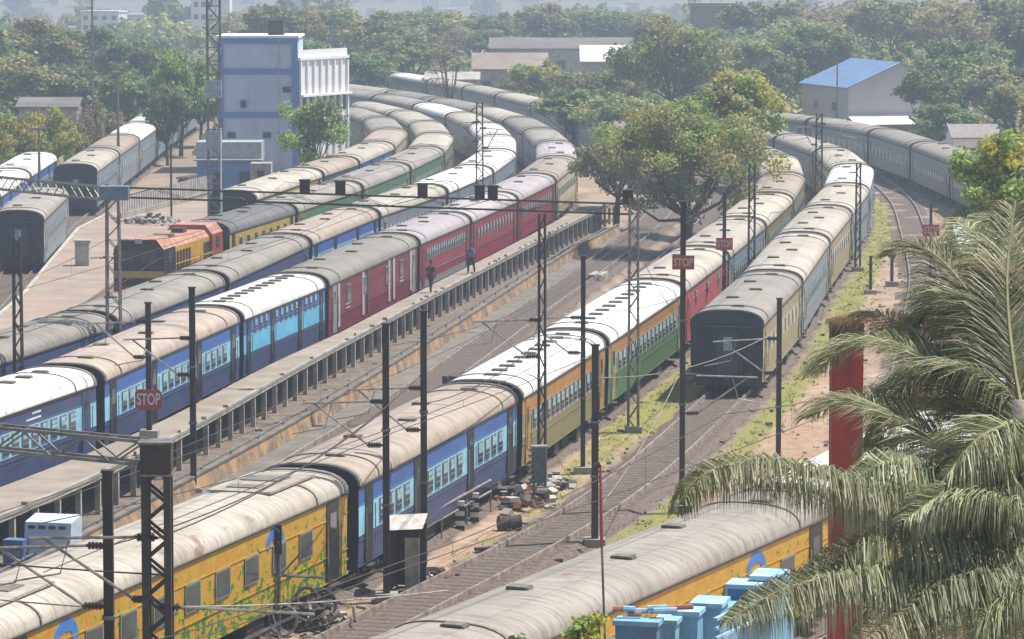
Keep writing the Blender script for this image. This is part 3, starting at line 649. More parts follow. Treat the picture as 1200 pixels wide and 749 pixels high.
# ------------------------------------------------------------------ diesel locomotive
def loco():
    t1=jh[0]-.4; t0=t1-13.8; a,b=pH.at(t0),pH.at(t1); c=(a+b)/2; v=(b-a).normalized()
    r=empty('diesel_locomotive',(c.x,c.y,.05),math.atan2(v.y,v.x)); r.scale=(.80,1,1.07); L_=16.2
    yel=paint('loco_yellow',(.58,.33,.03)); pk=mat('loco_roof_faded',(.50,.27,.19),.6,c2=(.34,.14,.09),scale=1.5,dirt=(.14,.07,.06),dirt_scale=1.2,dlo=.58,dhi=.75); blk=PA['black']; rd=paint('loco_red',(.35,.06,.03))
    b=MB(); b.box((0,0,1.25),(L_+.6,2.9,.3),0); b.box((0,0,.8),(4.2,2.4,.6),1)
    b.build('frame',[rd,M_under],r)
    h=MB(); x0,x1=-5.2,5.6
    pr=[(1.25,1.4),(1.25,3.2),(.95,3.55),(-.95,3.55),(-1.25,3.2),(-1.25,1.4)]
    h.strip([[(x0,y,z) for y,z in pr],[(x1,y,z) for y,z in pr]],[0,1,1,1,0])
    h.quadv([(x0,y,z) for y,z in pr][::-1],0); h.quadv([(x1,y,z) for y,z in pr],0)
    for x in np.linspace(-4.7,-.6,6): h.box((x,-1.26,2.3),(.55,.03,1.3),2)
    for x in np.linspace(3.8,5.2,3): h.box((x,-1.26,2.3),(.5,.03,1.3),2)
    h.box((1.6,-1.262,2.0),(3.2,.02,.5),3)
    h.build('hood',[yel,pk,blk,paint('loco_orange',(.6,.22,.03))],r)
    for sx,nm in((-1,'cab'),(1,'cab')):
        k=MB(); X=sx*6.9; pr2=[(1.42,1.4),(1.42,3.3),(1.0,3.8),(-1.0,3.8),(-1.42,3.3),(-1.42,1.4)]
        xa,xb=(X-1.6,X+1.6)
        k.strip([[(xa,y,z) for y,z in pr2],[(xb,y,z) for y,z in pr2]],[0,1,1,1,0])
        k.quadv([(xa,y,z) for y,z in pr2][::-1],0); k.quadv([(xb,y,z) for y,z in pr2],0)
        k.box((sx*8.53,0,2.0),(.06,2.86,.35),2)
        k.box((X,-1.435,1.65),(3.2,.03,.3),2)
        cb=k.build('cab',[blk if sx<0 else rd,pk,PA['yellow'],blk],r)
        for y in(-.62,.62): w_=MB(); w_.box((sx*8.52,y,2.95),(.05,.8,.6),0); w_.build('windscreen',[M_glass],cb)
        w_=MB(); w_.box((X,-1.43,2.85),(.9,.04,.6),0); w_.build('side_window',[M_glass],cb)
        l=MB(); l.box((sx*8.4,0,3.72),(.3,.4,.26),0); l.build('headlight',[M_shut],cb)
    for x in(-3.4,-1.6): 
        f=MB(); f.tube([(x,0,3.55),(x,0,3.72)],.62,0,16); f.build('radiator_fan',[M_vent],r)
    e=MB(); e.box((2.6,0,3.66),(1.1,.7,.25),0); e.build('exhaust',[M_dark],r)
    hr=MB(); 
    for s_ in(-1,1): hr.tube([(-5.2,s_*1.42,2.35),(5.4,s_*1.42,2.35)],.025,0,5); [hr.tube([(x,s_*1.42,1.4),(x,s_*1.42,2.35)],.02,0,5) for x in np.linspace(-5.2,5.4,7)]
    hr.build('handrail',[PA['yellow']],r)
    for sx in(-1,1):
        g=obj('bogie',BM,r,(sx*5,0,0))
        for w_ in(-1.6,0,1.6): obj('wheelset',WHM,g,(w_,0,.4))
    tag(r,'yellow and red diesel locomotive with dark cabs and faded pink roof','locomotive')
loco()
# ------------------------------------------------------------------ raised platform (inspection deck) with columns
deckpix=[(0,608),(87,572),(127,553),(199,517),(253,487),(360,425),(437,385),(500,350),(597,300),(680,256)]
dk=Path([Vector((-20.5,104,0))]+[W(x,y,1.5) for x,y in deckpix]+[Vector((8.2,272,0))],smooth=6)
root=empty('raised_platform',dk.at(5)); ro=Vector(root.location)
def rel(p): return tuple(Vector(p)-ro)
b=MB(); rows=[]; Ld=dk.L
for t in np.linspace(0,Ld,90):
    c=dk.at(t); k=pD.proj(c); l=pD.at(k)+pD.nor(k)*(HALF+1.4); 
    n=(c-l); 
    if n.length<1.2: l=c-dk.nor(t)*1.2
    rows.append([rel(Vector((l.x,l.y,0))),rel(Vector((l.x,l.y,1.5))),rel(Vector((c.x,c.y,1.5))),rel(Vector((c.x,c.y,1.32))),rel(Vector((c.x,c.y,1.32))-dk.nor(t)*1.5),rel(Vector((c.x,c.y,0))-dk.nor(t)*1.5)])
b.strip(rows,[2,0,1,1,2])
b.build('deck',[M_deck,M_conc2,M_deckshade],root)
cm=MB(); cm.box((0,0,.66),(.14,.2,1.32),0); cm=cm.mesh('support_column',[M_conc2])
n=min(96,int(Ld/2.2))
for i in range(n):
    t=(i+.5)*Ld/n; c=dk.at(t)-dk.nor(t)*.14; v=dk.tan(t); obj('support_column',cm,root,rel(Vector((c.x,c.y,0))),(0,0,math.atan2(v.y,v.x)))
kb=MB(); rows=[]
for t in np.linspace(0,Ld,90):
    c=dk.at(t); nn=dk.nor(t); z=Vector((0,0,1)); rows.append([rel(c+nn*.02+z*1.44),rel(c+nn*.02+z*1.56),rel(c-nn*.16+z*1.56),rel(c-nn*.16+z*1.505)])
kb.strip(rows,0)
for t in np.arange(2,Ld-2,2.0):
    if R.random()<.4: c=dk.at(t+R.uniform(-.6,.6))-dk.nor(t)*.06; kb.box(rel(Vector((c.x,c.y,1.6))),(R.uniform(.08,.25),.14,R.uniform(.08,.2)),0,R.uniform(-.3,.3))
kb.build('edge_kerb',[M_conc],root)
tag(root,'long raised concrete platform on pale columns beside the blue and maroon coaches','platform')
# low orange retaining wall + grey footway
wl=Path([Vector((-17.6,104,0)),Vector((-13.8,124,0)),W(317,500,.9),W(500,392,.9),W(597,330,.9),W(650,296,.9),Vector((7.2,258,0))],smooth=8)
b=MB(); rows=[]; cap=[]
for t in np.linspace(0,wl.L,80):
    c=wl.at(t); nn=wl.nor(t); z=Vector((0,0,1)); rows.append([c+nn*.5,c+nn*.35+z*.62,c-nn*.0+z*.62,c-nn*.0]); cap.append([c+nn*.38+z*.63,c+nn*.38+z*.72,c+nn*.16+z*.72,c+nn*.16+z*.63,c+nn*.38+z*.63])
b.strip(rows,0); o=b.build('retaining_wall',[M_orange])
b=MB(); b.strip(cap,0); b.build('coping',[mat('coping_dark',(.19,.165,.14),.9,c2=(.1,.085,.07),scale=1)],o)
tag(o,'low orange plastered wall with peeling paint running between platform and tracks','wall')
b=MB(); rows=[]
for t in np.linspace(0,wl.L,80):
    c=wl.at(t); nn=wl.nor(t); z=Vector((0,0,1)); rows.append([c+nn*.52,c+nn*.52+z*.12,c+nn*1.7+z*.12,c+nn*1.7])
b.strip(rows,0); o=b.build('footpath',[mat('path_concrete',(.19,.17,.145),.9,c2=(.125,.11,.095),scale=.8,bump=.3,dirt=(.11,.09,.075),dirt_scale=.3)]); o['kind']='structure'
b=MB(); rows=[]
for t in np.linspace(0,wl.L,80):
    c=wl.at(t); k=dk.proj(c); e=dk.at(k)-dk.nor(k)*1.4; rows.append([Vector((e.x,e.y,.05)),Vector((c.x,c.y,.05))+wl.nor(t)*.02])
b.strip(rows,0); o=b.build('drain_bed',[mat('drain_dirt',(.10,.08,.065),.95,c2=(.20,.15,.11),scale=1.5,bump=.5)]); o['kind']='structure'
b=MB(); t=0
b.tube([wl.at(t)-wl.nor(t)*.55+Vector((0,0,.45)) for t in np.linspace(2,wl.L-2,60)],.05,0,6)
for t in np.arange(3,wl.L-3,4.5): c=wl.at(t)-wl.nor(t)*.55; b.tube([c,c+Vector((0,0,.45))],.04,0,5)
o=b.build('water_pipe',[M_galv]); tag(o,'long thin water pipe on short stands below the raised platform','pipe')
b=MB(); rows=[]
for t in np.linspace(0,wl.L,90):
    c=wl.at(t)+wl.nor(t)*1.74; k=pT2.proj(c); e=pT2.at(k)-pT2.nor(k)*.98; e2=c+(e-c)*.93
    if wl.nor(t).dot(e-c)<.1: e=c+wl.nor(t)*.1
    rows.append([Vector((c.x,c.y,.185)),Vector((e.x,e.y,.185))])
b.strip(rows,0); o=b.build('dark_pit_strip',[mat('pit_strip_black',(.028,.024,.022),.95,c2=(.06,.05,.04),scale=2)]); o['kind']='structure'  # flat strip, the darkness inside an inspection pit painted as near-black
# pale platform on the left, fence
b=MB(); pts=[W(x,y,.7) for x,y in [(-60,420),(28,345),(60,306),(92,268),(128,250),(250,228),(262,240),(185,290),(150,318),(80,368),(-60,436)]]
n=len(b.v); b.v+=[tuple(p) for p in pts]+[(p.x,p.y,0) for p in pts]; k=len(pts); b.f.append(tuple(range(k))[::-1]); b.m.append(0)
for i in range(k): b.f.append((i,(i+1)%k,k+(i+1)%k,k+i)); b.m.append(0)
o=b.build('low_platform',[mat('platform_dirt',(.34,.27,.22),.95,c2=(.23,.185,.155),scale=.5,bump=.3,dirt=(.45,.27,.17),dirt_scale=.25)]); tag(o,'pale dusty low platform between the lone grey coach and the diesel','platform')
b=MB()
pp=[W(x,y,.72) for x,y in [(-60,420),(28,345),(60,306),(92,268),(128,250)]]
for i in range(len(pp)-1): b.bar(pp[i]+Vector((0,0,.03)),pp[i+1]+Vector((0,0,.03)),.25,.1)
b.build('white_edge',[M_conc2],o)
c=W(97,311,.7); b=MB(); b.box((0,0,.75),(.85,.85,1.5),0); b.box((0,0,1.53),(1.0,1.0,.08),0); o=b.build('concrete_bin',[M_conc2],loc=c); tag(o,'square pale concrete block standing on the low platform','concrete block')
fr=empty('palisade_fence',W(140,266)); f0=W(140,268); f1=W(246,240)
b=MB(); b.bar(f0-fr.location+Vector((0,0,.55)),f1-fr.location+Vector((0,0,.55)),.3,1.1); b.build('base_wall',[M_conc],fr)
pm=MB(); pm.box((0,0,.6),(.42,.1,1.25),0); pm=pm.mesh('fence_panel',[M_conc2]); k=40
for i in range(k):
    q=f0.lerp(f1,(i+.5)/k); obj('fence_panel',pm,fr,tuple(q-fr.location+Vector((0,0,1.1))),(0,0,math.atan2((f1-f0).y,(f1-f0).x)))
tag(fr,'pale concrete palisade fence on a grey wall behind the diesel','fence')
b=MB(); b.bar(W(225,252,0),W(300,236,0),.3,1.4); 
# ------------------------------------------------------------------ masts
MG='overhead line masts standing along the tracks'
def bracket(parent,h,dirv,reach,col=M_tube):
    d=Vector(dirv).normalized(); z=Vector((0,0,1))
    b=MB(); a0=z*h; a1=a0+d*reach-z*.1; lo=z*(h-1.35)+d*.1
    b.tube([a0+d*.45,a1],.035,0,6); b.tube([lo+d*.45,a1-d*.35],.035,0,6)
    b.tube([a1-d*.9-z*.02,a1-d*.7-z*.75,a1+d*.35-z*.95],.022,0,5)
    br=b.build('bracket',[col],parent)
    for s_,e in((a0,a0+d*.5),(lo,lo+d*.5)):
        i=MB()
        for k in range(5):
            q=s_.lerp(e,.2+.16*k); i.tube([q-d*.025,q+d*.025],.085,0,10)
        i.tube([s_,e],.04,0,6); i.build('insulator',[M_insul],br)
def mast(x,y,ytop,label,kind='pole',wd=.26,br=(),h=None,foot=0.0,pos=None,sign=None,mat_=None):
    p=pos or W(x,y,foot); s_=F/p.y; h=h or (H-(ytop-YH)/s_*1.0)-foot
    r=empty('overhead_mast',p); m=mat_ or M_mast
    if kind=='pole': wd*=.8
    b=MB()
    if kind=='pole':
        b.box((0,0,h/2),(wd*.72,wd*.8,h),0)
        for sx in(-1,1): b.box((sx*wd*.42,0,h/2),(.03,wd,h-.02),0)
        b.box((0,0,h+.01),(wd+.06,wd+.06,.05),0)
        for zz in (h*.35,h*.62): b.box((0,0,zz),(wd+.07,wd+.05,.08),1)
    elif kind=='tube':
        b.tube([(0,0,0),(0,0,h)],wd/2,0,10,r2=wd*.36); b.box((0,0,h),(wd*1.1,wd*1.1,.05),0)
    else:
        w_=wd
        for sx in(-1,1):
            for sy in(-1,1): b.bar((sx*w_/2,sy*w_/2,0),(sx*w_/2*.8,sy*w_/2*.8,h),.07)
        k=max(4,int(h/.55))
        for i in range(k):
            z0,z1=h*i/k,h*(i+1)/k; s0=1 if i%2 else -1
            for sy in(-1,1): b.bar((-s0*w_/2*.9,sy*w_/2*.9,z0),(s0*w_/2*.9,sy*w_/2*.9,z1),.04); b.bar((sy*w_/2*.9,-s0*w_/2*.9,z0),(sy*w_/2*.9,s0*w_/2*.9,z1),.04)
    b.build('post',[m,M_galv],r)
    f=MB(); f.box((0,0,.12),(.7,.7,.3),0); f.build('footing',[M_conc],r)
    for q in br: bracket(r,q[0],q[1],q[2])
    if sign: stop_sign(r,sign)
    tag(r,label,'mast',MG); return r
def stop_sign(parent,sg):
    z,w_,h_,octa=sg
    b=MB(); y=-.2
    if octa: pts=[(-w_/2+.12,-h_/2),(w_/2-.12,-h_/2),(w_/2,-h_/2+.12),(w_/2,h_/2-.12),(w_/2-.12,h_/2),(-w_/2+.12,h_/2),(-w_/2,h_/2-.12),(-w_/2,-h_/2+.12)]
    else: pts=[(-w_/2,-h_/2),(w_/2,-h_/2),(w_/2,h_/2),(-w_/2,h_/2)]
    k=len(pts); b.v+=[(p[0],y,z+p[1]) for p in pts]+[(p[0],y+.03,z+p[1]) for p in pts]
    b.f.append(tuple(range(k))); b.m.append(0); b.f.append(tuple(range(k,2*k))[::-1]); b.m.append(0)
    for i in range(k): b.f.append((i,k+i,k+(i+1)%k,(i+1)%k)); b.m.append(0)
    o=b.build('sign_board',[M_signred],parent)
    cu=bpy.data.curves.new('sign_lettering','FONT'); cu.body='STOP'; cu.size=h_*.78; cu.align_x='CENTER'; cu.align_y='CENTER'; cu.extrude=.004; cu.offset=.012
    cu.materials.append(M_white if octa else mat('sign_pale',(.6,.45,.42),.6))
    t0_=bpy.data.objects.new('lettering_curve',cu); COL.objects.link(t0_); bpy.context.view_layer.update(); me=bpy.data.meshes.new_from_object(t0_.evaluated_get(bpy.context.evaluated_depsgraph_get())); bpy.data.objects.remove(t0_); t=bpy.data.objects.new('lettering',me); COL.objects.link(t); t.parent=o; t.location=(0,y-.012,z); t.rotation_euler=(rad(90),0,0); t.scale=(w_*.86/(h_*.78*2.35),1,1)
Lf,Rt=(-1,.15,0),(1,-.1,0)
mast(453,705,380,'dark mast left of the hut, in front of the blue coach door',br=[(6.2,Lf,2.6)])
mast(497,672,365,'dark mast rising behind the small white roofed hut',br=[(6.0,Lf,2.5)])
mast(635,577,250,'mast with lattice head beside the joint of blue and white roofed coaches',kind='lattice',wd=.26,br=[(6.4,Lf,2.6)])
mast(683,555,300,'slim dark mast on pink earth, in front of the white roofed coach',wd=.22,br=[(6.0,Lf,2.6)])
mast(697,640,405,'thick short dark mast beside the grey foreground roof',wd=.30,kind='pole')
mast(742,507,232,'tall grey lattice portal leg by the grass verge right of the white roofs',kind='lattice',wd=.42,mat_=M_galv)
mast(799,600,236,'tall thin mast with red board left of the dark end coach',wd=.24,br=[(4.9,(1,.1,0),2.7)],sign=(8.95,.78,.5,False))
mast(912,543,350,'dark mast at the right side of the dark end coach',wd=.24,br=[(4.9,(-1,-.1,0),2.6)])
mast(0,0,225,'thin mast with red board between pinkish red coach and khaki coach',pos=Vector((10.85,187,0)),wd=.22,sign=(5.0,.85,.62,False))
mast(0,0,190,'lattice mast between the two right hand trains, before the curve',kind='lattice',pos=Vector((13.1,200,0)),wd=.36)
mast(0,0,132,'lattice mast with crossed head at the far curve, right of the big tree',kind='lattice',pos=Vector((22.6,270,0)),wd=.5,br=[(7.2,Rt,2.4),(7.0,(-1,0,0),1.6)])
mast(1005,318,190,'lattice mast against the cream roofs on the right hand curve',kind='lattice',wd=.3)
mast(1090,332,238,'rusty mast with red board on the far right dirt strip',wd=.2,sign=(3.2,1.0,.7,False))
mast(1020,345,300,'short stub post right of the khaki train, nearer of two',wd=.2)
mast(1045,335,287,'short stub post right of the khaki train, farther of two',wd=.22)
mast(227,580,337,'dark mast below the platform edge, right of the stop sign',br=[(5.8,Lf,2.6)],wd=.28)
mast(175,512,355,'mast on the platform carrying the eight sided stop sign',wd=.26,foot=1.5,sign=(1.45,1.02,.78,True),br=[(4.4,Lf,2.4)])
mast(0,0,277,'slotted mast at the left edge between two grey roofed coaches',pos=Vector((-19.9,147,0)),kind='lattice',wd=.34)
mast(0,0,215,'wide lattice portal leg between grey roofed coaches, near the diesel',pos=Vector((-17.25,158.2,0)),kind='lattice',wd=.62,mat_=M_galv)
mast(0,0,128,'dark lattice mast between curving trains left of the maroon coaches',pos=Vector((-2.25,255,0)),kind='lattice',wd=.5,h=9.4,br=[(8.0,Lf,1.8),(7.6,Rt,1.6)])
mast(0,0,555,'dark mast at the lower left with cantilever arms reaching left',pos=Vector((-8.9,80,0)),wd=.28,br=[(6.9,(-1,.1,0),2.8)])
mast(201,265,168,'thin mast above the palisade fence',wd=.16)
mast(262,262,150,'white thin post beside the tall lattice tower',wd=.14,kind='tube',mat_=M_white,pos=Vector((-18.1,228,0)))
mast(1045+8,0,0,'thin pole before the blue roofed shed',pos=Vector((38.5*.99,372,0))+Vector((-5.2,0,0)),h=9.2,wd=.2,kind='tube',mat_=M_galv)
# poles at upper left
for (x,d,yt,lab) in [(110,335,-12,'tall grey floodlight pole above the far left train'),(139,300,85,'slim pale pole left of the floodlight pole foot'),(46,270,150,'thin pole in front of the yellow bushes')]:
    p=WD(x,200,d); h=H-(yt-YH)*d/F
    r=empty('light_pole',(p.x,d,0)); b=MB(); b.tube([(0,0,0),(0,0,h)],.16,0,10,r2=.08); b.build('post',[M_galv],r)
    b=MB(); b.box((0,-.2,h),(1.2,.4,.2),0); b.build('lamp_head',[M_galv],r); tag(r,lab,'light pole')
# tall lattice tower
p=WD(250,0,232); r=empty('lattice_tower',(p.x,232,0)); b=MB(); hh=19.0; w_=.8
for sx in(-1,1):
    for sy in(-1,1): b.bar((sx*w_/2,sy*w_/2,0),(sx*w_/2,sy*w_/2,hh),.09)
k=22
for i in range(k):
    z0,z1=hh*i/k,hh*(i+1)/k; s0=1 if i%2 else -1
    for s_ in(-1,1): b.bar((-s0*w_/2,s_*w_/2,z0),(s0*w_/2,s_*w_/2,z1),.05); b.bar((s_*w_/2,-s0*w_/2,z0),(s_*w_/2,s0*w_/2,z1),.05); b.bar((-w_/2,s_*w_/2,z1),(w_/2,s_*w_/2,z1),.05)
b.build('lattice_frame',[M_galv],r)
for z in (11.2,8.0): b=MB(); b.box((0,-.45,z),(1.0,.3,1.1),0); b.build('equipment_box',[mat('box_greyblue',(.4,.45,.52),.6)],r)
tag(r,'tall grey lattice tower in front of the blue building corner','lattice tower')
# ------------------------------------------------------------------ portals
def boom(name,a,b_,label,dep=.55,boxes=(),m=M_galv):
    a=Vector(a); b_=Vector(b_); r=empty(name,a); d=b_-a; L_=d.length; u=d.normalized(); n=Vector((-u.y,u.x,0)).normalized()
    t=MB()
    for sy in(-.2,.2):
        for sz in(0,-dep): t.bar(n*sy+Vector((0,0,sz)),n*sy+Vector((0,0,sz))+d,.05 if m is M_mast else .07)
    k=int(L_/(1.5 if m is M_mast else .75))
    for i in range(k):
        p0=d*(i/k); p1=d*((i+1)/k); z0,z1=(0,-dep) if i%2 else (-dep,0)
        for sy in(-.2,.2): t.bar(p0+n*sy+Vector((0,0,z0)),p1+n*sy+Vector((0,0,z1)),.02 if m is M_mast else .035)
        t.bar(p0-n*.2,p0+n*.2,.035)
    t.build('truss',[m],r)
    for f in boxes:
        q=MB(); c=d*f+Vector((0,0,.28)); q.box(c,(.42,.42,.5),0); q.box(c+Vector((0,0,.29)),(.5,.5,.06),0); q.build('junction_box',[M_dark],r)
    tag(r,label,'portal boom','gantry booms spanning the tracks'); return r
boom('gantry_boom',Vector((-16.9,158.1,9.75)),Vector((5.0,151.3,9.5)),'thin truss boom spanning the middle tracks between two lattice legs',dep=.42,boxes=(.37,.44,.60,.71,.735,.99),m=M_mast)
boom('gantry_boom',Vector((-26,171,9.6)),Vector((-17.6,158.3,9.75)),'short truss boom running left from the wide lattice leg',m=M_galv)
b=MB(); b.box((0,0,.0),(1.25,.8,.6),0); o=b.build('equipment_box',[mat('box_teal',(.16,.25,.32),.5)],loc=(-17.1,157.6,9.55)); tag(o,'teal grey box on top of the wide lattice leg','equipment box')
boom('gantry_boom',Vector((-18.0,83.2,9.75)),Vector((-7.9,78.1,9.5)),'silver truss boom at lower left reaching over the yellow coach',dep=.5)
r=empty('portal_column',(-7.62,78,0)); b=MB()
for sx in(-1,1):
    for sy in(-1,1): b.bar((sx*.24,sy*.24,0),(sx*.24,sy*.24,9.1),.15)
for i in range(22):
    z0,z1=9*i/22,9*(i+1)/22; s0=1 if i%2 else -1
    for s_ in(-1,1): b.bar((-s0*.24,s_*.25,z0),(s0*.24,s_*.25,z1),.06); b.bar((s_*.25,-s0*.24,z0),(s_*.25,s0*.24,z1),.06)
b.build('post',[M_mast],r); b=MB(); b.box((0,0,9.15),(.66,.66,.62),0); b.box((0,0,9.49),(.74,.74,.05),1); b.box((0,0,8.8),(.7,.7,.05),1); b.build('head_box',[M_mast,M_galv],r)
b=MB(); b.box((0,0,.15),(1,1,.4),0); b.build('footing',[M_conc],r)
bracket(r,7.4,(-1,.2,0),2.9); bracket(r,5.9,(1,-.1,0),3.4)
tag(r,'heavy dark portal column in front of the yellow coach','portal column')
# wires: messenger + contact for each electrified line
def wires(p,t0,t1,lab,off=0):
    b=MB(); n=int((t1-t0)/55)+1
    for i in range(n):
        a=t0+(t1-t0)*i/n; c=t0+(t1-t0)*(i+1)/n; m=[];k=[]
        for j in range(9):
            f=j/8; q=p.at(a+(c-a)*f)+p.nor(a)*off; m.append(q+Vector((0,0,6.9-1.0*(1-(2*f-1)**2)))); k.append(q+Vector((0,0,5.75)))
            if 0<j<8 : b.tube([m[-1],k[-1]],.005,0,3)
        b.tube(m,.013,0,4); b.tube(k,.013,0,4)
    o=b.build('overhead_wire',[M_dark]); tag(o,lab,'overhead wire','overhead wires above the tracks')
wires(pA,5,210,'overhead wire above the central train'); wires(pB,5,210,'overhead wire above the dark end train and its track')
wires(pD,2,200,'overhead wire above the train at the platform'); wires(pG,2,170,'overhead wire above the grey roofed train')
wires(pF,2,100,'overhead wire above the foreground right train')
def span(a,b_,sag,r_,lab,m=None):
    a=Vector(a); b_=Vector(b_); t=MB(); t.tube([a.lerp(b_,k/10)-Vector((0,0,sag*4*(k/10)*(1-k/10))) for k in range(11)],r_,0,5); o=t.build('span_wire',[m or M_dark]); tag(o,lab,'span wire','span wires between the masts')
span((-7.6,78,7.4),(-2.9,117,6.4),.5,.018,'dark span wire from the heavy portal column to the masts near the hut')
span((-8.9,80,6.9),(-3.9,112,5.9),.5,.018,'dark span wire from the lower left mast to the mast by the hut')
span((-8.9,80,5.5),(-20,86,5.7),.15,.02,'span wire from the lower left mast out of the left edge',M_tube)
span((-7.6,78,5.9),(-1.5,84,5.2),.1,.02,'pale span wire from the portal column toward the grey foreground roof',M_tube)
span((-7.6,78,6.6),(-20,84,6.8),.15,.02,'span wire from the portal column out of the left edge')
span((2.8,123,5.6),(10.3,142,5.2),.5,.016,'pale span wire from the thick short mast toward the dark end coach',M_tube)
span((6,130,5.0),(2.8,112,3.0),.3,.016,'pale span wire slanting down toward the grey foreground roof',M_tube)
span((6,130,6.8),(4.9,151,8.4),.3,.014,'dark span wire from the tall red board mast to the portal leg')
span((-2.8,117.5,5.4),(1.1,135.4,5.6),.4,.016,'dark span wire above the blue coach between two masts')
# red whip pole
r=empty('whip_pole',(2.1,80,0)); b=MB(); b.tube([(-.12,0,6.9),(-.16,0,8.7)],.045,0,6,r2=.03); b.build('red_tip',[M_signred],r); b=MB(); b.tube([(0,0,0),(-.02,0,4),(-.12,0,6.9)],.03,0,6); b.build('post',[M_galv],r)
b=MB(); b.tube([(-.28,0,8.66),(-.16,0,8.72)],.07,0,8); b.build('cap',[M_dark],r)
tag(r,'thin whip pole with red upper part in front of the grey roof','pole')
# ------------------------------------------------------------------ hut, cabinets, scrap
p=W(478,694); r=empty('trackside_hut',p,rad(-12)); r.scale=(.74,.8,1.0); b=MB()
for sx in(-.62,.62):
    for sy in(-.55,.55): b.bar((sx,sy,0),(sx,sy,2.05),.08)
b.box((0,.5,1.1),(1.2,.04,1.9),0); b.box((-.6,0,1.1),(.04,1.1,1.9),0); b.box((0,0,.06),(1.2,1.1,.1),0); b.build('frame',[M_dark],r)
b=MB(); b.box((.34,-.6,.95),(.62,.04,1.7),0)
for x in np.linspace(.08,.6,7): b.box((x,-.625,.95),(.03,.02,1.7),0)
b.build('sheet_panel',[M_conc2],r)
b=MB(); b.quadv([(-.85,-.8,2.02),(.85,-.8,2.12),(.85,.1,2.5),(-.85,.1,2.4)]); b.quadv([(-.85,.1,2.4),(.85,.1,2.5),(.85,.85,2.1),(-.85,.85,2.0)])
b.v=[(x,y,z) for x,y,z in b.v]; b.build('sheet_roof',[mat('sheet_white',(.66,.63,.58),.6,c2=(.45,.38,.3),scale=3)],r)
tag(r,'small dark hut with pale pitched sheet roof beside the blue coach','hut')
p=W(632,588); r=empty('signal_cabinet',p,rad(8)); b=MB()
b.box((0,0,1.35),(.5,.36,1.3),0); [b.box((-.30,-.02,.8+.22*i),(.16,.4,.06),1) for i in range(6)]
for sx in(-.2,.2): b.bar((sx,0,0),(sx,0,.75),.07,mi=1)
b.box((0,0,2.03),(.6,.46,.06),1); b.build('cabinet',[mat('cab_green',(.12,.18,.17),.5),M_tube],r)
b=MB(); b.tube([(.22,-.2,0),(.22,-.2,2.0)],.03,0,6); b.build('conduit',[M_tube],r); tag(r,'dark green louvred signal cabinet beside the white roofed coach mast','signal cabinet')
def rockpile(name,c,n,ext,mats,lab,cat,sz=(.15,.45)):
    b=MB()
    for i in range(n):
        x,y=R.gauss(0,ext[0]/2.4),R.gauss(0,ext[1]/2.4); k=max(.0,1-(x/ext[0])**2-(y/ext[1])**2); s_=R.uniform(*sz)
        mt=Matrix.Rotation(R.uniform(0,6.3),3,'Z')@Matrix.Rotation(R.uniform(-.6,.6),3,'X')
        b.box((x,y,R.uniform(0,ext[2])*k+s_*.2),(s_,s_*R.uniform(.5,1),s_*R.uniform(.3,.7)),R.randrange(len(mats)),mtx=mt)
    o=b.build(name,mats,loc=c); tag(o,lab,cat); o['kind']='stuff'; return o
rockpile('rubble_heap',W(612,592),70,(1.2,2.0,.6),[M_brick,M_conc2,M_dark,M_conc],'heap of orange bricks and rubble on the pink earth','rubble')
rockpile('rubble_heap',W(640,572),60,(.9,1.6,.4),[M_conc2,M_conc,M_dark],'grey stones heaped behind the signal cabinet','rubble')
rockpile('rubble_heap',W(520,680),40,(.7,1.3,.3),[M_conc2,M_dark,M_brick],'small stones heaped right of the hut','rubble',sz=(.1,.3))
rockpile('rubble_heap',W(90,172),160,(5,14,1.2),[M_brick,mat('brick2',(.5,.25,.15),.9)],'orange brick rubble behind the left trains','rubble',sz=(.5,1.4))
# tyre-like roll and timbers
p=W(597,622); r=empty('cable_drum',p,rad(20)); r.scale=(.55,.6,.7); b=MB(); b.tube([(-.65,0,.38),(.65,0,.38)],.38,0,18); b.build('core',[M_dark],r)
for sx in(-.68,.0,.68): 
    b=MB(); b.tube([(sx-.03,0,.38),(sx+.03,0,.38)],.42,0,20); b.build('rim',[mat('wood_grey',(.16,.13,.11),.9)],r)
tag(r,'dark cable drum lying in front of the brick heap','cable drum')
# scrap pile beside the yellow coach with pipes and wheel rims
p=W(352,735); r=empty('scrap_pile',p,rad(15)); b=MB()
for i in range(90):
    a=Vector((max(-1.6,min(1.6,R.gauss(0,.6))),R.gauss(0,1.0),R.uniform(0,.8))); v=Vector((R.gauss(0,1),R.gauss(0,1),R.gauss(0,.6))).normalized()*R.uniform(.2,.75)
    q=a+v; q.z=abs(q.z); b.bar(a,q,R.uniform(.03,.09),mi=R.randrange(3))
b.build('pipes',[M_dark,M_tube,M_under],r)
for (x,y,z,rr) in [(-.8,-1.3,.5,.42),(.1,-.5,.95,.3),(.8,.8,.5,.45),(-.1,.9,1.0,.3)]:
    t=MB(); pts=[(x+rr*math.cos(a),y+rr*.45*math.sin(a),z+rr*math.sin(a)) for a in np.linspace(0,2*math.pi,17)]; t.tube(pts,.06,0,6); t.build('wheel_rim',[M_galv if x<0 else M_dark],r)
b=MB(); b.box((-.2,.4,.3),(1.6,1.8,.6),0); b.build('engine_block',[M_dark],r)
tag(r,'heap of scrap pipes and wheel rims beside the yellow coach','scrap pile')
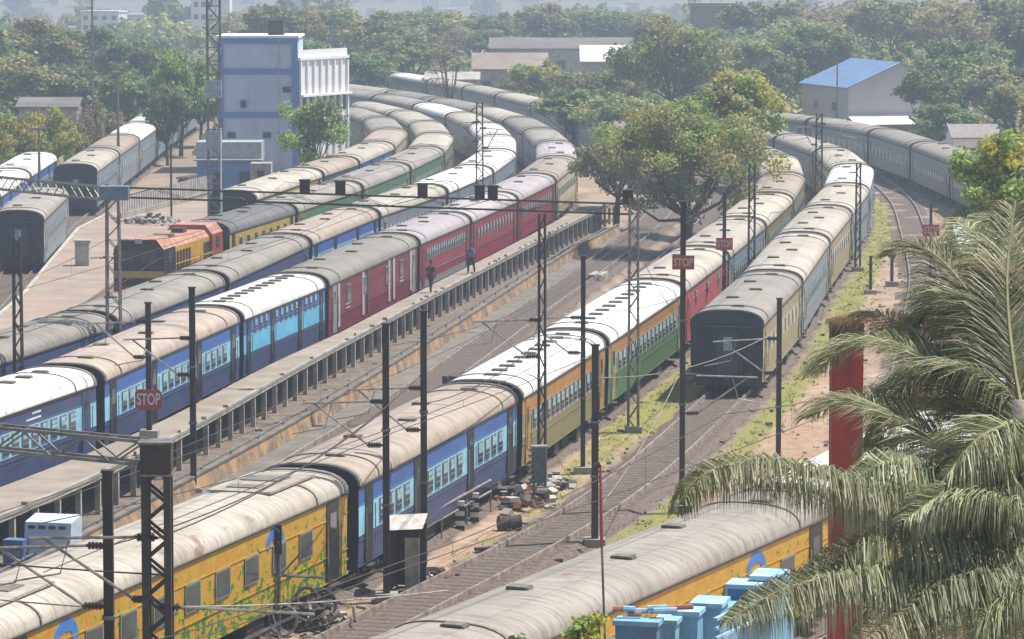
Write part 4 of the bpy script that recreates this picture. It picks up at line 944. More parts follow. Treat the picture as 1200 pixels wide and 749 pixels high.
# signal post in front of the yellow coach
p=W(327,748); r=empty('signal_post',p); b=MB(); b.tube([(0,0,0),(0,0,2.9)],.06,0,8); b.tube([(-.9,0,1.9),(1.3,0,1.8)],.05,0,6); b.tube([(0,0,1.8),(1.0,0,2.9)],.03,0,5); b.build('post',[M_galv],r)
b=MB(); [b.tube([(-.1,-.06,z),(-.1,-.2,z)],.16,0,12) for z in(2.75,3.1)]; b.box((-.1,0,2.92),(.4,.12,.85),0); b.build('signal_head',[M_dark],r); tag(r,'small signal post in front of the yellow coach windows','signal')
# pipe railing along the track
b=MB(); a0,a1=W(383,712),W(575,600)
for z in(.75,1.15): b.tube([a0+Vector((0,0,z)),a1+Vector((0,0,z))],.045,0,6)
for i in range(7): q=a0.lerp(a1,i/6); b.tube([q,q+Vector((0,0,1.15))],.035,0,6)
o=b.build('pipe_railing',[M_tube]); tag(o,'pale two bar pipe railing along the central train','railing')
def stack(x,y,label,n=4,L_=2.4,mt=None):
    p=W(x,y); b=MB()
    for i in range(n):
        for k in range(3): b.box(((k-1)*.3+R.uniform(-.04,.04),R.uniform(-.1,.1),.1+.17*i),(.22,L_,.15),0,R.uniform(-.05,.05))
    o=b.build('timber_stack',[mt or M_sleeper],loc=p); o.rotation_euler=(0,0,rad(-14)); tag(o,label,'timber stack')
stack(536,455,'low stack of old sleepers between the middle tracks, nearer'); stack(700,330,'low stack of old sleepers near the foot of the big tree',n=3,mt=M_conc2)
stack(208,232,'dark stack of timbers behind the palisade fence, left of two',n=6,L_=5); stack(228,222,'dark stack of timbers behind the palisade fence, right of two',n=7,L_=6)
rockpile('rubble_heap',W(178,262,.7),60,(2.2,3.5,.6),[M_conc2,M_conc,M_dark],'grey rubble on the low platform below the palisade fence','rubble')
rockpile('rubble_heap',W(150,300,.7),40,(1.6,2.5,.4),[M_brick,M_conc,M_dark],'reddish rubble on the low platform behind the diesel','rubble')
for i,(x,y,l) in enumerate([(640,640+20,'flat dark scrap plate on the pink path near the grey roof'),(575,645,'short plank lying on the pink path beside the cable drum')]):
    b=MB(); b.box((0,0,.07),(1.1,.25,.1),0,.4); o=b.build('plank',[M_dark],loc=W(x,y)); tag(o,l,'plank')
# debris planks
for i,(x,y) in enumerate([(575,640),(560,655),(800,470+80)]):
    pass
# striped marker posts
for i,(x,y,l) in enumerate([(382,715,'black and white striped post by the yellow coach end'),(539,622,'black and white striped post under the blue coach, left of pair'),(556,612,'black and white striped post under the blue coach, right of pair')]):
    b=MB(); 
    for k in range(6): b.box((0,0,.1+.17*k),(.32,.14,.17),k%2)
    o=b.build('marker_post',[M_dark,M_white],loc=W(x,y)); tag(o,l,'marker post','striped marker posts')
# cabin between deck and yellow coach
p=W(60,662); r=empty('tarpaulin_shelter',p,rad(-14)); b=MB()
tarp=mat('tarp_pale',(.55,.64,.70),.6,c2=(.42,.52,.62),scale=3); tb=mat('tarp_blue',(.10,.20,.42),.6)
b.strip([[(-.75,-.55,.3),(-.75,-.35,1.45),(-.75,.6,1.6),(-.75,.6,.0)],[(.85,-.55,.3),(.85,-.35,1.45),(.85,.6,1.6),(.85,.6,0)]],0)
b.quadv([(.85,-.55,.3),(.85,.6,.0),(.85,.6,1.6),(.85,-.35,1.45)],0); b.quadv([(-.75,-.55,.3),(-.75,-.35,1.45),(-.75,.6,1.6),(-.75,.6,.0)],0)
b.build('cover',[tarp],r); b=MB(); [b.box((-.5+.35*i,-.4,1.3),(.22,.06,.1),0) for i in range(4)]; b.build('vent_slot',[M_dark],r)
b=MB(); b.box((-.95,-.7,.45),(.7,.5,.95),0); b.box((-.95,-.96,.5),(.5,.03,.2),1); b.build('locker',[tb,PA['steel']],r)
tag(r,'pale tarpaulin covered shelter with blue locker below the platform','shelter')
# ------------------------------------------------------------------ foreground: blue parapet building, red column, shrub
r=empty('blue_parapet_building',(5,76,0)); 
def bx(name,px,d,yt,wpx,hh,dep,ms,cap=True,par=r):
    p=WD(px,yt,d)-r.location; s_=F/d; w_=wpx/s_; b=MB(); b.box((p.x,p.y,p.z-hh/2),(w_,dep,hh),0,rad(-14))
    if cap: b.box((p.x,p.y,p.z+.05),(w_+.1,dep+.1,.1),1,rad(-14))
    return b.build(name,ms,par)
q0=WD(735,735,77)-r.location; q1=WD(925,668,84)-r.location
b=MB(); 
b.bar((q0.x,q0.y,q0.z-2.9),(q1.x,q1.y,q1.z-2.4),.3,4.6,0); b.build('wall',[M_bluewash],r)
bx('parapet_block',748,76,731,50,1.6,.5,[M_bluedk,M_bluewash]); bx('parapet_block',783,77,729,24,1.6,.6,[M_bluewash,M_capcr]); bx('parapet_block',808,77.5,719,26,1.6,.6,[M_bluewash,M_capcr])
bx('parapet_block',832,78.5,708,34,1.8,.9,[M_bluewash,M_capcr]); bx('parapet_block',880,82,687,48,.5,.8,[M_bluedk,M_capcr]); bx('parapet_block',902,82.5,676,34,.7,1.0,[M_bluewash,M_capcr])
b=MB(); s0=WD(760,730,76)-r.location
for i in range(3): 
    a=WD(838,748-11*i,77)-r.location; c=WD(895,722-11*i,80)-r.location; b.bar(a,c,.10,.06,0)
b.build('ledge',[M_capcr],r)
b=MB(); e0=WD(745,718,76.3)-r.location
for i in range(9): 
    a=e0+Vector((R.uniform(-.5,.9),R.uniform(-.2,.2),R.uniform(0,.15))); b.tube([a,a+Vector((R.uniform(.2,.6),0,R.uniform(-.03,.05)))],.06,i%2,7)
b.build('roof_junk',[M_capcr,M_brick],r)
tag(r,'blue painted parapet with stepped pale topped blocks in the lower right','building')
r=empty('red_column',(6.42,70,0)); b=MB(); b.box((0,0,6.2),(.6,.6,12.4),0); b.box((0,0,12.65),(.62,.62,.5),1); b.build('shaft',[M_redcol,mat('rust_dark',(.10,.05,.035),.8)],r)
tag(r,'tall red painted square column rising behind the palm fronds','column')
# ------------------------------------------------------------------ trees
def crown_mesh(name,seed,n,rx,rz,leaf,lf,clumps=26,cr_=(.20,.38)):
    g=np.random.default_rng(seed); sd_=seed
    cc=[]; 
    for i in range(clumps):
        u=g.normal(size=3); u/=np.linalg.norm(u); u[2]=abs(u[2])*1.0 if g.random()<.75 else u[2]
        k=g.uniform(.35,.95); cc.append((u[0]*rx*k,u[1]*rx*k,rz+u[2]*rz*k*.95,g.uniform(*cr_)*rx))
    cc=np.array(cc); pr=cc[:,3]**2; idx=g.choice(clumps,n,p=pr/pr.sum())
    u=g.normal(size=(n,3)); u/=np.linalg.norm(u,axis=1)[:,None]; k=g.uniform(0,1,n)**.38
    # leaf sprays: group leaves into sprays for texture
    P=cc[idx,:3]+u*(cc[idx,3]*k)[:,None]*np.array([1,1,.8])
    P+=g.normal(0,leaf*.5,(n,3)); P[:,2]=np.maximum(P[:,2],.1*rz)
    q_=P/rx; cull=np.sin(q_[:,0]*9+sd_*1.3+np.sin(q_[:,2]*5))*np.sin(q_[:,1]*8+sd_)*np.sin(q_[:,2]*10+sd_*.7)+g.normal(0,.18,n)>-.22
    P=P[cull]; u=u[cull]; mi_k=cull; n=len(P)
    nrm=u*.8+g.normal(size=(n,3))*.7+np.array([0,0,.35]); nrm/=np.linalg.norm(nrm,axis=1)[:,None]
    a=np.cross(nrm,g.normal(size=(n,3))); a/=np.linalg.norm(a,axis=1)[:,None]; bb=np.cross(nrm,a)
    sz=g.uniform(.5,1.2,n)*leaf
    lfs=lf if isinstance(lf,(list,tuple)) else [lf]
    mi=(g.random(clumps)*len(lfs)).astype(int)[idx]; mi=mi[mi_k]; fl=g.random(n)<.15; mi[fl]=(g.random(fl.sum())*len(lfs)).astype(int)
    return quads_mesh(name,P,a*(sz*.5)[:,None],bb*(sz*.34)[:,None],[LF[x] for x in lfs],mi=mi),cc
def limbs(h,cc,rx,seed,bark,r0=.25,fork=.3):
    g=random.Random(seed); b=MB(); top=Vector((g.uniform(-.4,.4),g.uniform(-.4,.4),h*fork)); b.tube([(0,0,0),(top.x*.5,top.y*.3,h*fork*.5),top],r0,0,8,r2=r0*.72)
    for c in cc[:16]:
        e=Vector(c[:3]); m=top.lerp(e,.45)+Vector((g.uniform(-.3,.3),g.uniform(-.3,.3),-.1*rx)); q=m.lerp(e,.5)+Vector((g.uniform(-.3,.3),g.uniform(-.3,.3),.2)); b.tube([top,m,q,e],r0*.32,0,5,r2=.02)
        for _ in range(3):
            e2=q+Vector((g.gauss(0,.3*rx),g.gauss(0,.3*rx),g.uniform(.0,.35*rx))); b.tube([q,q.lerp(e2,.5)+Vector((0,0,.1)),e2],r0*.16,0,4,r2=.015)
    return b.mesh('trunk',[bark],smooth=True)
TP={}
def tree_proto(kind,var=0):
    if (kind,var) in TP: return TP[(kind,var)]
    spec={ # n, leaf, mats, clumps, seed
 'hedge':(5200,.34,['yellow','yellow','bright'],34,12),'dark':(6500,.42,['dark','mid'],30,1),'darkb':(6500,.42,['dark','olive'],34,2),'mid':(6500,.4,['mid','dark','mid'],30,3),'bright':(6500,.38,['bright','mid'],28,4),
     'olive':(5200,.38,['olive','mid'],30,5),'yellow':(5000,.36,['yellow','bright','olive'],24,6),'brown':(2600,.34,['brown','olive'],34,7),'bare':(500,.25,['brown'],30,8)}[kind]
    n,leaf,ms,cl_,sd=spec; sd+=50*var; n=int(n*1.9); leaf*=.78; cl_=int(cl_*1.5)
    me,cc=crown_mesh('crown',sd,n,4.0,3.4,leaf,ms,cl_,((.13,.30),(.18,.36),(.10,.26))[var]); cc2=cc.copy(); cc2[:,2]+=2.6
    tm=limbs(9.4,cc2,4.0,sd,M_bark,.26,.26)
    TP[(kind,var)]=(me,tm); return TP[(kind,var)]
TL={'dark':'dark green','darkb':'dark olive','mid':'green','bright':'bright green','olive':'olive','yellow':'yellow green','brown':'dry brownish','bare':'nearly leafless'}
def tree(px,d,ytop,wpx,kind,label,grp='trees around the yard'):
    me,tm=tree_proto(kind,R.randrange(3) if kind!='bare' else 0); s_=F/d; x=(px-600)/s_; h=H-(ytop-YH)/s_; h=max(3.0,h); w_=wpx/s_
    gz=0; 
    r=empty('tree' if kind!='bare' else 'bare_tree',(x,d,gz),R.uniform(0,6.28)); sx=w_/8.6; sz=h/9.6; r.scale=(sx,sx,sz)
    obj('crown',me,r,(0,0,2.6)); obj('trunk',tm,r); tag(r,label,'tree',grp); return r
T_=[ # px,d,ytop,width,kind
(-25,430,25,120,'dark','left edge'),(40,455,18,105,'darkb','second from the left edge'),(100,470,30,110,'mid','behind the floodlight pole'),(158,450,42,95,'dark','right of the floodlight pole'),
(20,395,62,100,'darkb','low in front at the left edge'),(85,400,72,90,'dark','low in front, left of the floodlight pole'),(150,385,80,80,'mid','behind the cream coaches at the far left'),
(212,355,58,72,'bright','left of the lattice tower'),(196,340,95,50,'mid','small, at the far end of the left train'),(235,372,72,60,'dark','behind the lattice tower'),
(330,560,2,95,'darkb','behind the blue building roof'),(390,590,4,85,'olive','right above the blue building'),(300,640,8,80,'brown','left above the blue building'),
(372,470,44,50,'bright','just above the white wing'),(440,540,14,85,'olive','above the curve, left of the bare tree'),(425,470,58,75,'mid','right of the white wing'),(478,500,40,85,'olive','behind the farthest train left end'),
(500,620,8,90,'olive','far, above the bare tree'),(560,600,30,75,'olive','right of the bare tree'),(590,640,12,70,'mid','above the long shed left end'),(640,620,2,70,'darkb','above the long shed'),(700,640,8,80,'dark','above the white shed roof'),
(640,425,66,75,'yellow','yellowish, left of the white shed roof'),(690,415,78,80,'olive','below the white shed roof'),(735,425,62,60,'yellow','right of the white shed roof'),(620,455,84,60,'mid','behind the pink roofed coach'),
(670,360,100,80,'mid','behind the farthest train, left of the big tree'),(720,345,108,80,'olive','behind the big tree on its left'),
(755,620,10,70,'olive','between the white shed roof and the water tank'),(900,560,-4,95,'darkb','right of the water tank'),(880,470,40,90,'olive','below the water tank'),(930,500,18,95,'olive','left behind the blue roofed shed'),(915,420,62,70,'dark','close left of the blue roofed shed'),
(985,560,-6,110,'brown','far behind the blue roofed shed ridge'),(960,470,25,85,'dark','immediately behind the blue roofed shed'),(1050,520,-8,105,'olive','above the blue roofed shed right end'),(1110,480,-8,110,'brown','upper right, tall'),(1175,500,-12,110,'darkb','upper right corner'),
(1020,620,-6,90,'mid','far top, between tall trees'),(1140,590,-10,100,'olive','far top right'),(1215,440,0,110,'mid','right edge, upper'),
(1088,372,76,75,'mid','at the right wall of the blue roofed shed'),(1130,400,40,90,'dark','right of the blue roofed shed, taller'),(1165,385,70,90,'darkb','behind the white walled house'),(1105,350,118,70,'mid','low, between shed and grey train'),(1190,350,90,80,'olive','right edge above the bright tree'),(1060,445,50,70,'olive','peeping over the shed ridge'),
(865,390,78,80,'yellow','right behind the big tree'),(820,400,60,60,'mid','between round tree and big tree'),
(775,470,15,60,'darkb','left of the round canopy'),(850,540,30,60,'mid','in front of the water tank base'),
]
for px,d,yt,w_,k,where in T_:
    tree(px,d,yt,w_*1.32,k,f"{TL[k]} tree {where}")
r=tree(527,400,22,58,'bare','nearly leafless dark tree behind the farthest train')
# round canopy tree and big tree: own, denser meshes
def bigtree(name,px,d,yt,wpx,n,leaf,ms,clumps,seed,label,bark=M_bark,r0=.35,fork=.3,basez=.28,cr_=(.2,.38)):
    s_=F/d; x=(px-600)/s_; h=H-(yt-YH)/s_; rx=wpx/s_/2; cz=(h*(1-basez))/2
    me,cc=crown_mesh('crown',seed,n,rx,cz,leaf,ms,clumps,cr_); cc2=cc.copy(); cc2[:,2]+=h*basez
    r=empty(name,(x,d,0)); obj('crown',me,r,(0,0,h*basez)); obj('trunk',limbs(h,cc2,rx,seed,bark,r0,fork),r); tag(r,label,'tree','trees around the yard'); return r
bigtree('tree',790,395,24,135,15000,.40,['bright','olive','mid'],60,21,'large rounded green canopy tree behind the big tree')
bigtree('tree',862,255,74,118,17000,.24,['yellow','bright','olive'],80,22,'yellow green tree at the right shoulder of the big tree',r0=.28,cr_=(.12,.28))
bigtree('tree',802,240,110,226,50000,.19,['olive','bright','olive','yellow','mid'],190,23,'big spreading olive tree with forked trunk beside the central train',r0=.42,fork=.22,basez=.10,cr_=(.09,.22))
bigtree('tree',722,262,146,112,11000,.22,['olive','brown','mid'],60,24,'olive tree filling the left shoulder of the big tree',r0=.25,basez=.1)
bigtree('tree',366,283,104,92,9000,.22,['mid','bright','mid'],30,25,'leafy green tree in front of the white wing of the blue building',r0=.2,basez=.12)
bigtree('tree',1165,150,128,120,14000,.17,['bright','mid','yellow'],44,26,'sunlit bright green tree at the right edge above the palm',r0=.2,basez=.35)
bigtree('tree',1205,118,190,90,9000,.15,['bright','mid'],34,27,'bright green tree at the right edge just behind the palm',r0=.2,basez=.35)
bigtree('shrub',690,70,708,62,1500,.09,['yellow','bright','mid'],14,28,'small yellow green shrub top at the bottom edge',r0=.06,basez=.7)
bigtree('shrub',604,68,740,30,500,.09,['yellow','mid'],9,29,'tiny shrub tip at the bottom edge left of the other shrub',r0=.05,basez=.75)
for i,(px,d,yt,w_,k,lab) in enumerate([(15,300,135,75,'hedge','yellow bush at the left edge'),(55,310,128,60,'hedge','yellow bush second from the left edge'),(85,320,140,40,'olive','olive bush right of the yellow bushes'),(-10,290,150,50,'hedge','low yellow bush cut by the left edge'),(120,335,118,50,'brown','dry brownish bush beside the cream coaches'),(330,262,205,40,'brown','dry weeds beside the yellow coach end')]):
    s_=F/d; me,tm=tree_proto(k); h=H-(yt-YH)/s_; r=empty('bush',((px-600)/s_,d,0),i*1.3); r.scale=(w_/s_/6.5,w_/s_/6.5,h/6.6); obj('foliage',me,r); obj('stem',tm,r,(0,0,-1)); tag(r,lab,'bush','bushes around the yard')
# ------------------------------------------------------------------ far woodland rows (one mass) + city
def woodland(n,y0,y1,name,seed,kinds,hr,lab,leafn=900,leaf=1.1):
    g=np.random.default_rng(seed); P=[];A=[];B_=[];MI=[]
    for i in range(n):
        d=g.uniform(y0,y1); x=g.uniform(-.16,.16)*d; h=g.uniform(*hr); rr=h*g.uniform(.45,.7)
        k=np.clip((d-760)/640,0,1); gz=-26*k*k*(3-2*k)+70*max(0,(d-1500)/1900)
        m=leafn; u=g.normal(size=(m,3)); u/=np.linalg.norm(u,axis=1)[:,None]; q=u*(g.uniform(.3,1,m)**.4)[:,None]*np.array([rr,rr,h*.45])
        q*= (1+.25*np.sin(u[:,:1]*7+i)+.2*np.sin(u[:,2:]*9+i*2)); q+=np.array([x,d,gz+h*.55]); P.append(q)
        nn=u+g.normal(size=(m,3))*.6; nn/=np.linalg.norm(nn,axis=1)[:,None]; a=np.cross(nn,g.normal(size=(m,3))); a/=np.linalg.norm(a,axis=1)[:,None]; b2=np.cross(nn,a); sz=g.uniform(.5,1.2,(m,1))*leaf
        A.append(a*sz*.5); B_.append(b2*sz*.4); MI.append(np.full(m,g.integers(len(kinds))))
    me=quads_mesh(name,np.concatenate(P),np.concatenate(A),np.concatenate(B_),[LF[k] for k in kinds],mi=np.concatenate(MI))
    o=bpy.data.objects.new(name,me); COL.objects.link(o); tag(o,lab,'woodland',kind='stuff')
woodland(75,640,800,'woodland',31,['mid','olive','mid'],(3.6,6.4),'distant hazy woodland beyond the yard',700,.9)
woodland(75,830,1400,'woodland',32,['dark','mid','olive'],(7,13),'far hazy tree belt among the town houses',420,1.7)
woodland(90,1500,2900,'woodland',33,['dark','mid','olive'],(8,16),'trees scattered over the far hillside',200,3.2)
def shrubbery():
    g=np.random.default_rng(77); n=1500; d=g.uniform(335,650,n); x=g.uniform(-.165,.165,n)*d; ok=np.ones(n,bool)
    for p in TR: ok&=p.dist(x,d)[0]>6.0
    for (bx0,by0,rr) in ((-23,334,9),(-15,336,9),(40,388,11),(-24,294,8),(12,509,9),(8,566,14)): ok&=np.hypot(x-bx0,d-by0)>rr
    x,d=x[ok],d[ok]; P=[];A=[];B_=[];MI=[]
    for i in range(len(x)):
        h=g.uniform(1.2,3.4); rr=g.uniform(1.5,3.6); m=150; u=g.normal(size=(m,3)); u/=np.linalg.norm(u,axis=1)[:,None]; u[:,2]=np.abs(u[:,2]); q=u*(g.uniform(.4,1,m)**.5)[:,None]*np.array([rr,rr,h])+np.array([x[i],d[i],0]); P.append(q)
        nn=u+g.normal(size=(m,3))*.6; nn/=np.linalg.norm(nn,axis=1)[:,None]; a=np.cross(nn,g.normal(size=(m,3))); a/=np.linalg.norm(a,axis=1)[:,None]; b2=np.cross(nn,a); sz=g.uniform(.3,.8,(m,1)); A.append(a*sz*.5); B_.append(b2*sz*.4); MI.append(np.full(m,g.integers(5)))
    me=quads_mesh('shrubbery',np.concatenate(P),np.concatenate(A),np.concatenate(B_),[LF[k] for k in ('dark','mid','olive','brown','mid')],mi=np.concatenate(MI))
    o=bpy.data.objects.new('shrubbery',me); COL.objects.link(o); tag(o,'tangled undergrowth below the trees beyond the tracks','shrubbery',kind='stuff')
shrubbery()
def terr(x,d):
    k=min(1,max(0,(d-760)/640)); z=-26*k*k*(3-2*k); k=min(1,max(0,(d-1500)/1900)); return z+70*k+6*math.sin(x/210+1)*k+4*math.sin(x/97)*k
hp=[]
HC=[(.82,.81,.80),(.70,.64,.58),(.80,.78,.78),(.60,.44,.38),(.62,.68,.76)]
for vi in range(5):
    b=MB(); w_,dd,hh=(9,8,7) if vi%2 else (13,9,10); b.box((0,0,hh/2-2),(w_,dd,hh+4),0); b.box((0,0,hh+.3),(w_+.6,dd+.6,.5),0); wm=b.mesh('wall',[mat('house_%d'%vi,HC[vi],.8,c2=[k*.8 for k in HC[vi]],scale=.15)])
    b=MB(); nx=3 if vi%2 else 4
    for fl in range(int(hh/3.2)):
        for i in range(nx): b.box((-w_/2+w_*(i+.5)/nx,-dd/2-.03,1.8+fl*3.2),(1.5,.08,1.4),0)
    hp.append((wm,b.mesh('window',[M_glass]),w_))
g=random.Random(5); placed=[]
cnt=0
while cnt<270:
    d=g.choice([g.uniform(860,1500),g.uniform(1500,3100),g.uniform(1500,3100)]); f=g.uniform(-.145,.145); x=f*d
    if any(abs(d-q[1])<18 and abs(x-q[0])<16 for q in placed): continue
    placed.append((x,d)); vi=g.randrange(5); wm,wi,w_=hp[vi]
    r=empty('house',(x,d,terr(x,d)),g.uniform(-.5,.5)); sc=g.uniform(.45,.85); r.scale=(sc,sc,sc)
    obj('wall',wm,r)
    if d<1300: obj('window',wi,r)
    pxx=600+F*x/d
    tag(r,'small hazy town house on the far hillside','house','town houses beyond the trees'); cnt+=1
# bigger white block left of the tower
p=WD(240,20,900); r=empty('apartment_block',(p.x,900,-3)); b=MB(); b.box((0,0,6),(6,8,17),0); b.box((4.6,0,5.2),(3.6,8,15),0); b.build('wall',[M_bwhite],r)
for fl in range(4):
    for i in range(3):
        b=MB(); b.box((-1.8+1.8*i,-4.04,3.5+fl*3),(1.0,.1,1.2),0); b.build('window',[M_glass],r)
tag(r,'pale apartment block beyond the trees left of the lattice tower','apartment block')
# ------------------------------------------------------------------ blue and white building
d0=330; s_=F/d0; xl=(256-600)/s_; xr=(349-600)/s_; ht=H-(44-YH)/s_
r=empty('blue_building',((xl+xr)/2,d0,0)); Wd=xr-xl; b=MB(); b.box((0,4.5,ht/2),(Wd,9,ht),0); b.build('wall',[M_bwall],r)
b=MB()
for z in (ht-.25,ht-3.0,ht-6.9): b.box((0,-.06,z),(Wd+.1,.14,.5),0)
for x in (-Wd/2+.22,Wd/2-.22): b.box((x,-.08,ht/2),(.5,.15,ht),0)
b.build('blue_bands',[M_bblue],r)
b=MB(); b.box((0,4.5,ht+.12),(Wd+.3,9.3,.2),0); b.build('roof',[M_bwhite],r)
b=MB(); b.box((-1.3,-.15,ht-5.9),(.5,.3,.6),0); b.build('air_conditioner',[M_dark],r)
b=MB(); [b.tube([(x,-.2,.2),(x,-.2,ht)],.06,0,6) for x in(1.9,)]; b.build('drain_pipe',[M_conc2],r)
for x,z in((2.6,ht-4.6),(-2.4,ht-8.7),(.8,ht-8.7)): b=MB(); b.box((x,-.05,z),(.7,.1,.5),0); b.build('vent_opening',[M_dark],r)
b=MB(); b.box((1.5,3,ht+.9),(1.4,1.4,1.3),0); b.build('roof_tank',[M_dark],r)
tag(r,'blue trimmed grey blue building with blank front bands','building')
xw=(402-600)/s_; hw=H-(70-YH)/s_
Wd=9.2; r=empty('white_wing',(xr+.1+Wd/2*math.cos(rad(64)),d0+.1+Wd/2*math.sin(rad(64)),0),rad(64)); b=MB(); b.box((0,3,hw/2),(Wd-.6,6,hw),0); b.build('wall',[M_bwhite],r)
b=MB(); b.box((0,3,hw+.12),(Wd,6.4,.25),0); b.box((0,-.25,hw-3.2),(Wd,.5,.2),0); b.build('roof_slab',[M_bwhite],r)
for i in range(8):
    x=-Wd/2+.2+i*(Wd-.4)/7; b=MB(); b.box((x,-.1,hw/2),(.22,.2,hw-.3),0); b.build('fin',[M_bwhite],r)
for i in range(7):
    x=-Wd/2+.2+(i+.5)*(Wd-.4)/7
    for z in(hw-3.9,hw-6.6): b=MB(); b.box((x,-.02,z),((Wd-.4)/7-.5,.06,1.5),0); b.build('window',[M_glass],r)
b=MB(); b.box((0,.15,hw+.5),(Wd,.2,.8),0); b.build('parapet',[M_bwhite],r)
tag(r,'white wing with vertical fins and dark windows right of the blue building','building')
r=empty('blue_outbuilding',WD(266,0,292).xy.to_3d()); r.location.z=0; b=MB(); b.box((0,2,1.6),(5.0,4,3.2),0); b.build('wall',[mat('blue_wall2',(.10,.20,.50),.7,c2=(.15,.25,.5),scale=.6)],r)
b=MB(); b.box((0,2.4,3.9),(5.2,3.6,1.5),0); b.box((0,.3,3.25),(5.5,1.4,.12),0); b.build('upper_wall',[mat('grey_wall2',(.38,.40,.42),.8)],r)
for x in(-.8,1.3): b=MB(); b.box((x,-.04,1.5),(.8,.08,1.6),0); b.build('doorway',[M_dark],r); tag(r,'small two tone blue and grey outbuilding in front of the blue building','building')
r=empty('stepped_shed',WD(304,0,285).xy.to_3d()); b=MB(); b.box((0,1,1.7),(1.6,2,3.4),0); b.box((1.6,1.4,.9),(1.8,2,1.8),0); b.build('wall',[M_conc2],r); b=MB(); b.box((0,-.04,2.6),(.5,.08,.4),0); b.box((0,-.04,1.4),(.5,.08,.4),0); b.build('vent_opening',[M_dark],r); tag(r,'narrow pale concrete shed with dark openings left of the leafy tree','shed')
r=empty('red_kiosk',WD(301,0,270).xy.to_3d()); b=MB(); b.box((0,.5,1.1),(1.1,1,2.2),0); b.box((0,.5,2.26),(1.4,1.3,.12),1); b.build('cabin',[M_signred,M_conc2],r); b=MB(); b.box((0,-.03,1.0),(.5,.06,1.7),0); b.build('door',[M_dark],r); tag(r,'small red kiosk at the near end of the short train','kiosk')
# ------------------------------------------------------------------ blue roofed shed
P0=Vector((34.8,380,0)); u=Vector((-.25,.97,0)).normalized(); v=Vector((.97,.25,0)).normalized()
r=empty('blue_roofed_shed',P0); Ls=14.5; hw=5.6; e_,rg=5.8,8.3; Z=Vector((0,0,1)); wallm=mat('shed_wall',(.62,.56,.54),.8,c2=(.52,.47,.46),scale=.4)
b=MB(); a0=Vector((0,0,0)); a1=v*2*hw; A=[a0,a1,a1+u*Ls,u*Ls]
b.quadv([A[0],A[1],A[1]+Z*e_,v*hw+Z*(rg-.05),A[0]+Z*e_]); b.quadv([A[3],A[0],A[0]+Z*e_,A[3]+Z*e_]); b.quadv([A[1],A[2],A[2]+Z*e_,A[1]+Z*e_]); b.quadv([A[2],A[3],A[3]+Z*e_,v*hw+u*Ls+Z*(rg-.05),A[2]+Z*e_])
b.build('wall',[wallm],r)
b=MB(); o1=-u*.4; o2=u*(Ls+.4)
for s0,s1 in((-.35,hw),(2*hw+.35,hw)):
    q=[v*s0+o1+Z*(e_-.1),v*s0+o2+Z*(e_-.1),v*s1+o2+Z*rg,v*s1+o1+Z*rg]; b.quadv(q); b.quadv([x-Z*.12 for x in q]); 
    for k in range(4): b.quadv([q[k],q[(k+1)%4],q[(k+1)%4]-Z*.12,q[k]-Z*.12])
    for k in range(1,14): f=k/14; b.bar(q[0].lerp(q[1],f)+Z*.02,q[3].lerp(q[2],f)+Z*.02,.06,.05)
b.build('roof',[mat('roof_blue_sheet',(.17,.29,.50),.5,c2=(.23,.34,.52),scale=.5)],r)
b=MB(); q=[-v*.2-u*.05+Z*2.9,v*2*hw-u*.05+Z*2.9,v*2*hw-u*3+Z*2.0,-v*.2-u*3+Z*2.0]; b.quadv(q); b.quadv([x-Z*.1 for x in q]); b.build('lean_to_roof',[M_bwhite],r)
for i in range(5):
    b=MB(); c=v*(.2+i*2.7)-u*2.9; b.bar(c,c+Z*2.0,.15); b.build('post',[M_conc2],r)
for k in(.3,.7):
    b=MB(); c=u*Ls*k-v*.03+Z*3.6; b.box(c,(.08,1.2,.8),0,math.atan2(u.y,u.x)-math.pi/2); b.build('window',[M_glass],r)
tag(r,'pale walled shed with blue sheet roof behind the grey train','shed')
# other roofs
def gable(name,px0,px1,d,yr,ye,roofm,label,dep=9,rot=0,wallmat=None):
    s_=F/d; x0,x1=(px0-600)/s_,(px1-600)/s_; hr=H-(yr-YH)/s_; he=H-(ye-YH)/s_; r=empty(name,((x0+x1)/2,d,0),rot); w_=(x1-x0)
    b=MB(); b.box((0,dep/2,he/2),(w_,dep,he),0); b.build('wall',[wallmat or M_conc2],r)
    b=MB()
    for (ya,yb) in((-.4,dep/2),(dep+.4,dep/2)):
        q=[Vector((-w_/2-.3,ya,he)),Vector((w_/2+.3,ya,he)),Vector((w_/2+.3,yb,hr)),Vector((-w_/2-.3,yb,hr))]; b.quadv(q); b.quadv([p-Vector((0,0,.12)) for p in q])
        for k in range(4): b.quadv([q[k],q[(k+1)%4],q[(k+1)%4]-Vector((0,0,.12)),q[k]-Vector((0,0,.12))])
    b.build('roof',roofm if isinstance(roofm,list) else [roofm],r); 
    b=MB(); b.quadv([(-w_/2,0,he),(-w_/2,dep,he),(-w_/2,dep/2,hr-.05)]); b.quadv([(w_/2,0,he),(w_/2,dep,he),(w_/2,dep/2,hr-.05)]); b.build('gable_wall',[wallmat or M_conc2],r)
    for i in range(3): 
        b=MB(); b.box((-w_/2+w_*(i+.5)/3,-.03,he*.5),(1.2,.08,1.2),0); b.build('window',[M_glass],r)
    tag(r,label,'shed'); return r
asb=mat('asbestos_roof',(.20,.18,.165),.9,c2=(.12,.11,.10),scale=.5,stretch=(.3,1,1))
gable('white_roofed_shed',682,745,505,53,71,M_bwhite,'bright white roofed shed among the trees, centre',dep=8)
gable('long_grey_shed',575,740,560,44,56,asb,'long grey roofed shed behind the yellowish trees',dep=10)
gable('long_brown_shed',555,640,480,62,80,mat('brown_roof',(.24,.19,.15),.9,c2=(.3,.26,.22),scale=.3),'long brown roofed shed left of the yellowish tree',dep=9)
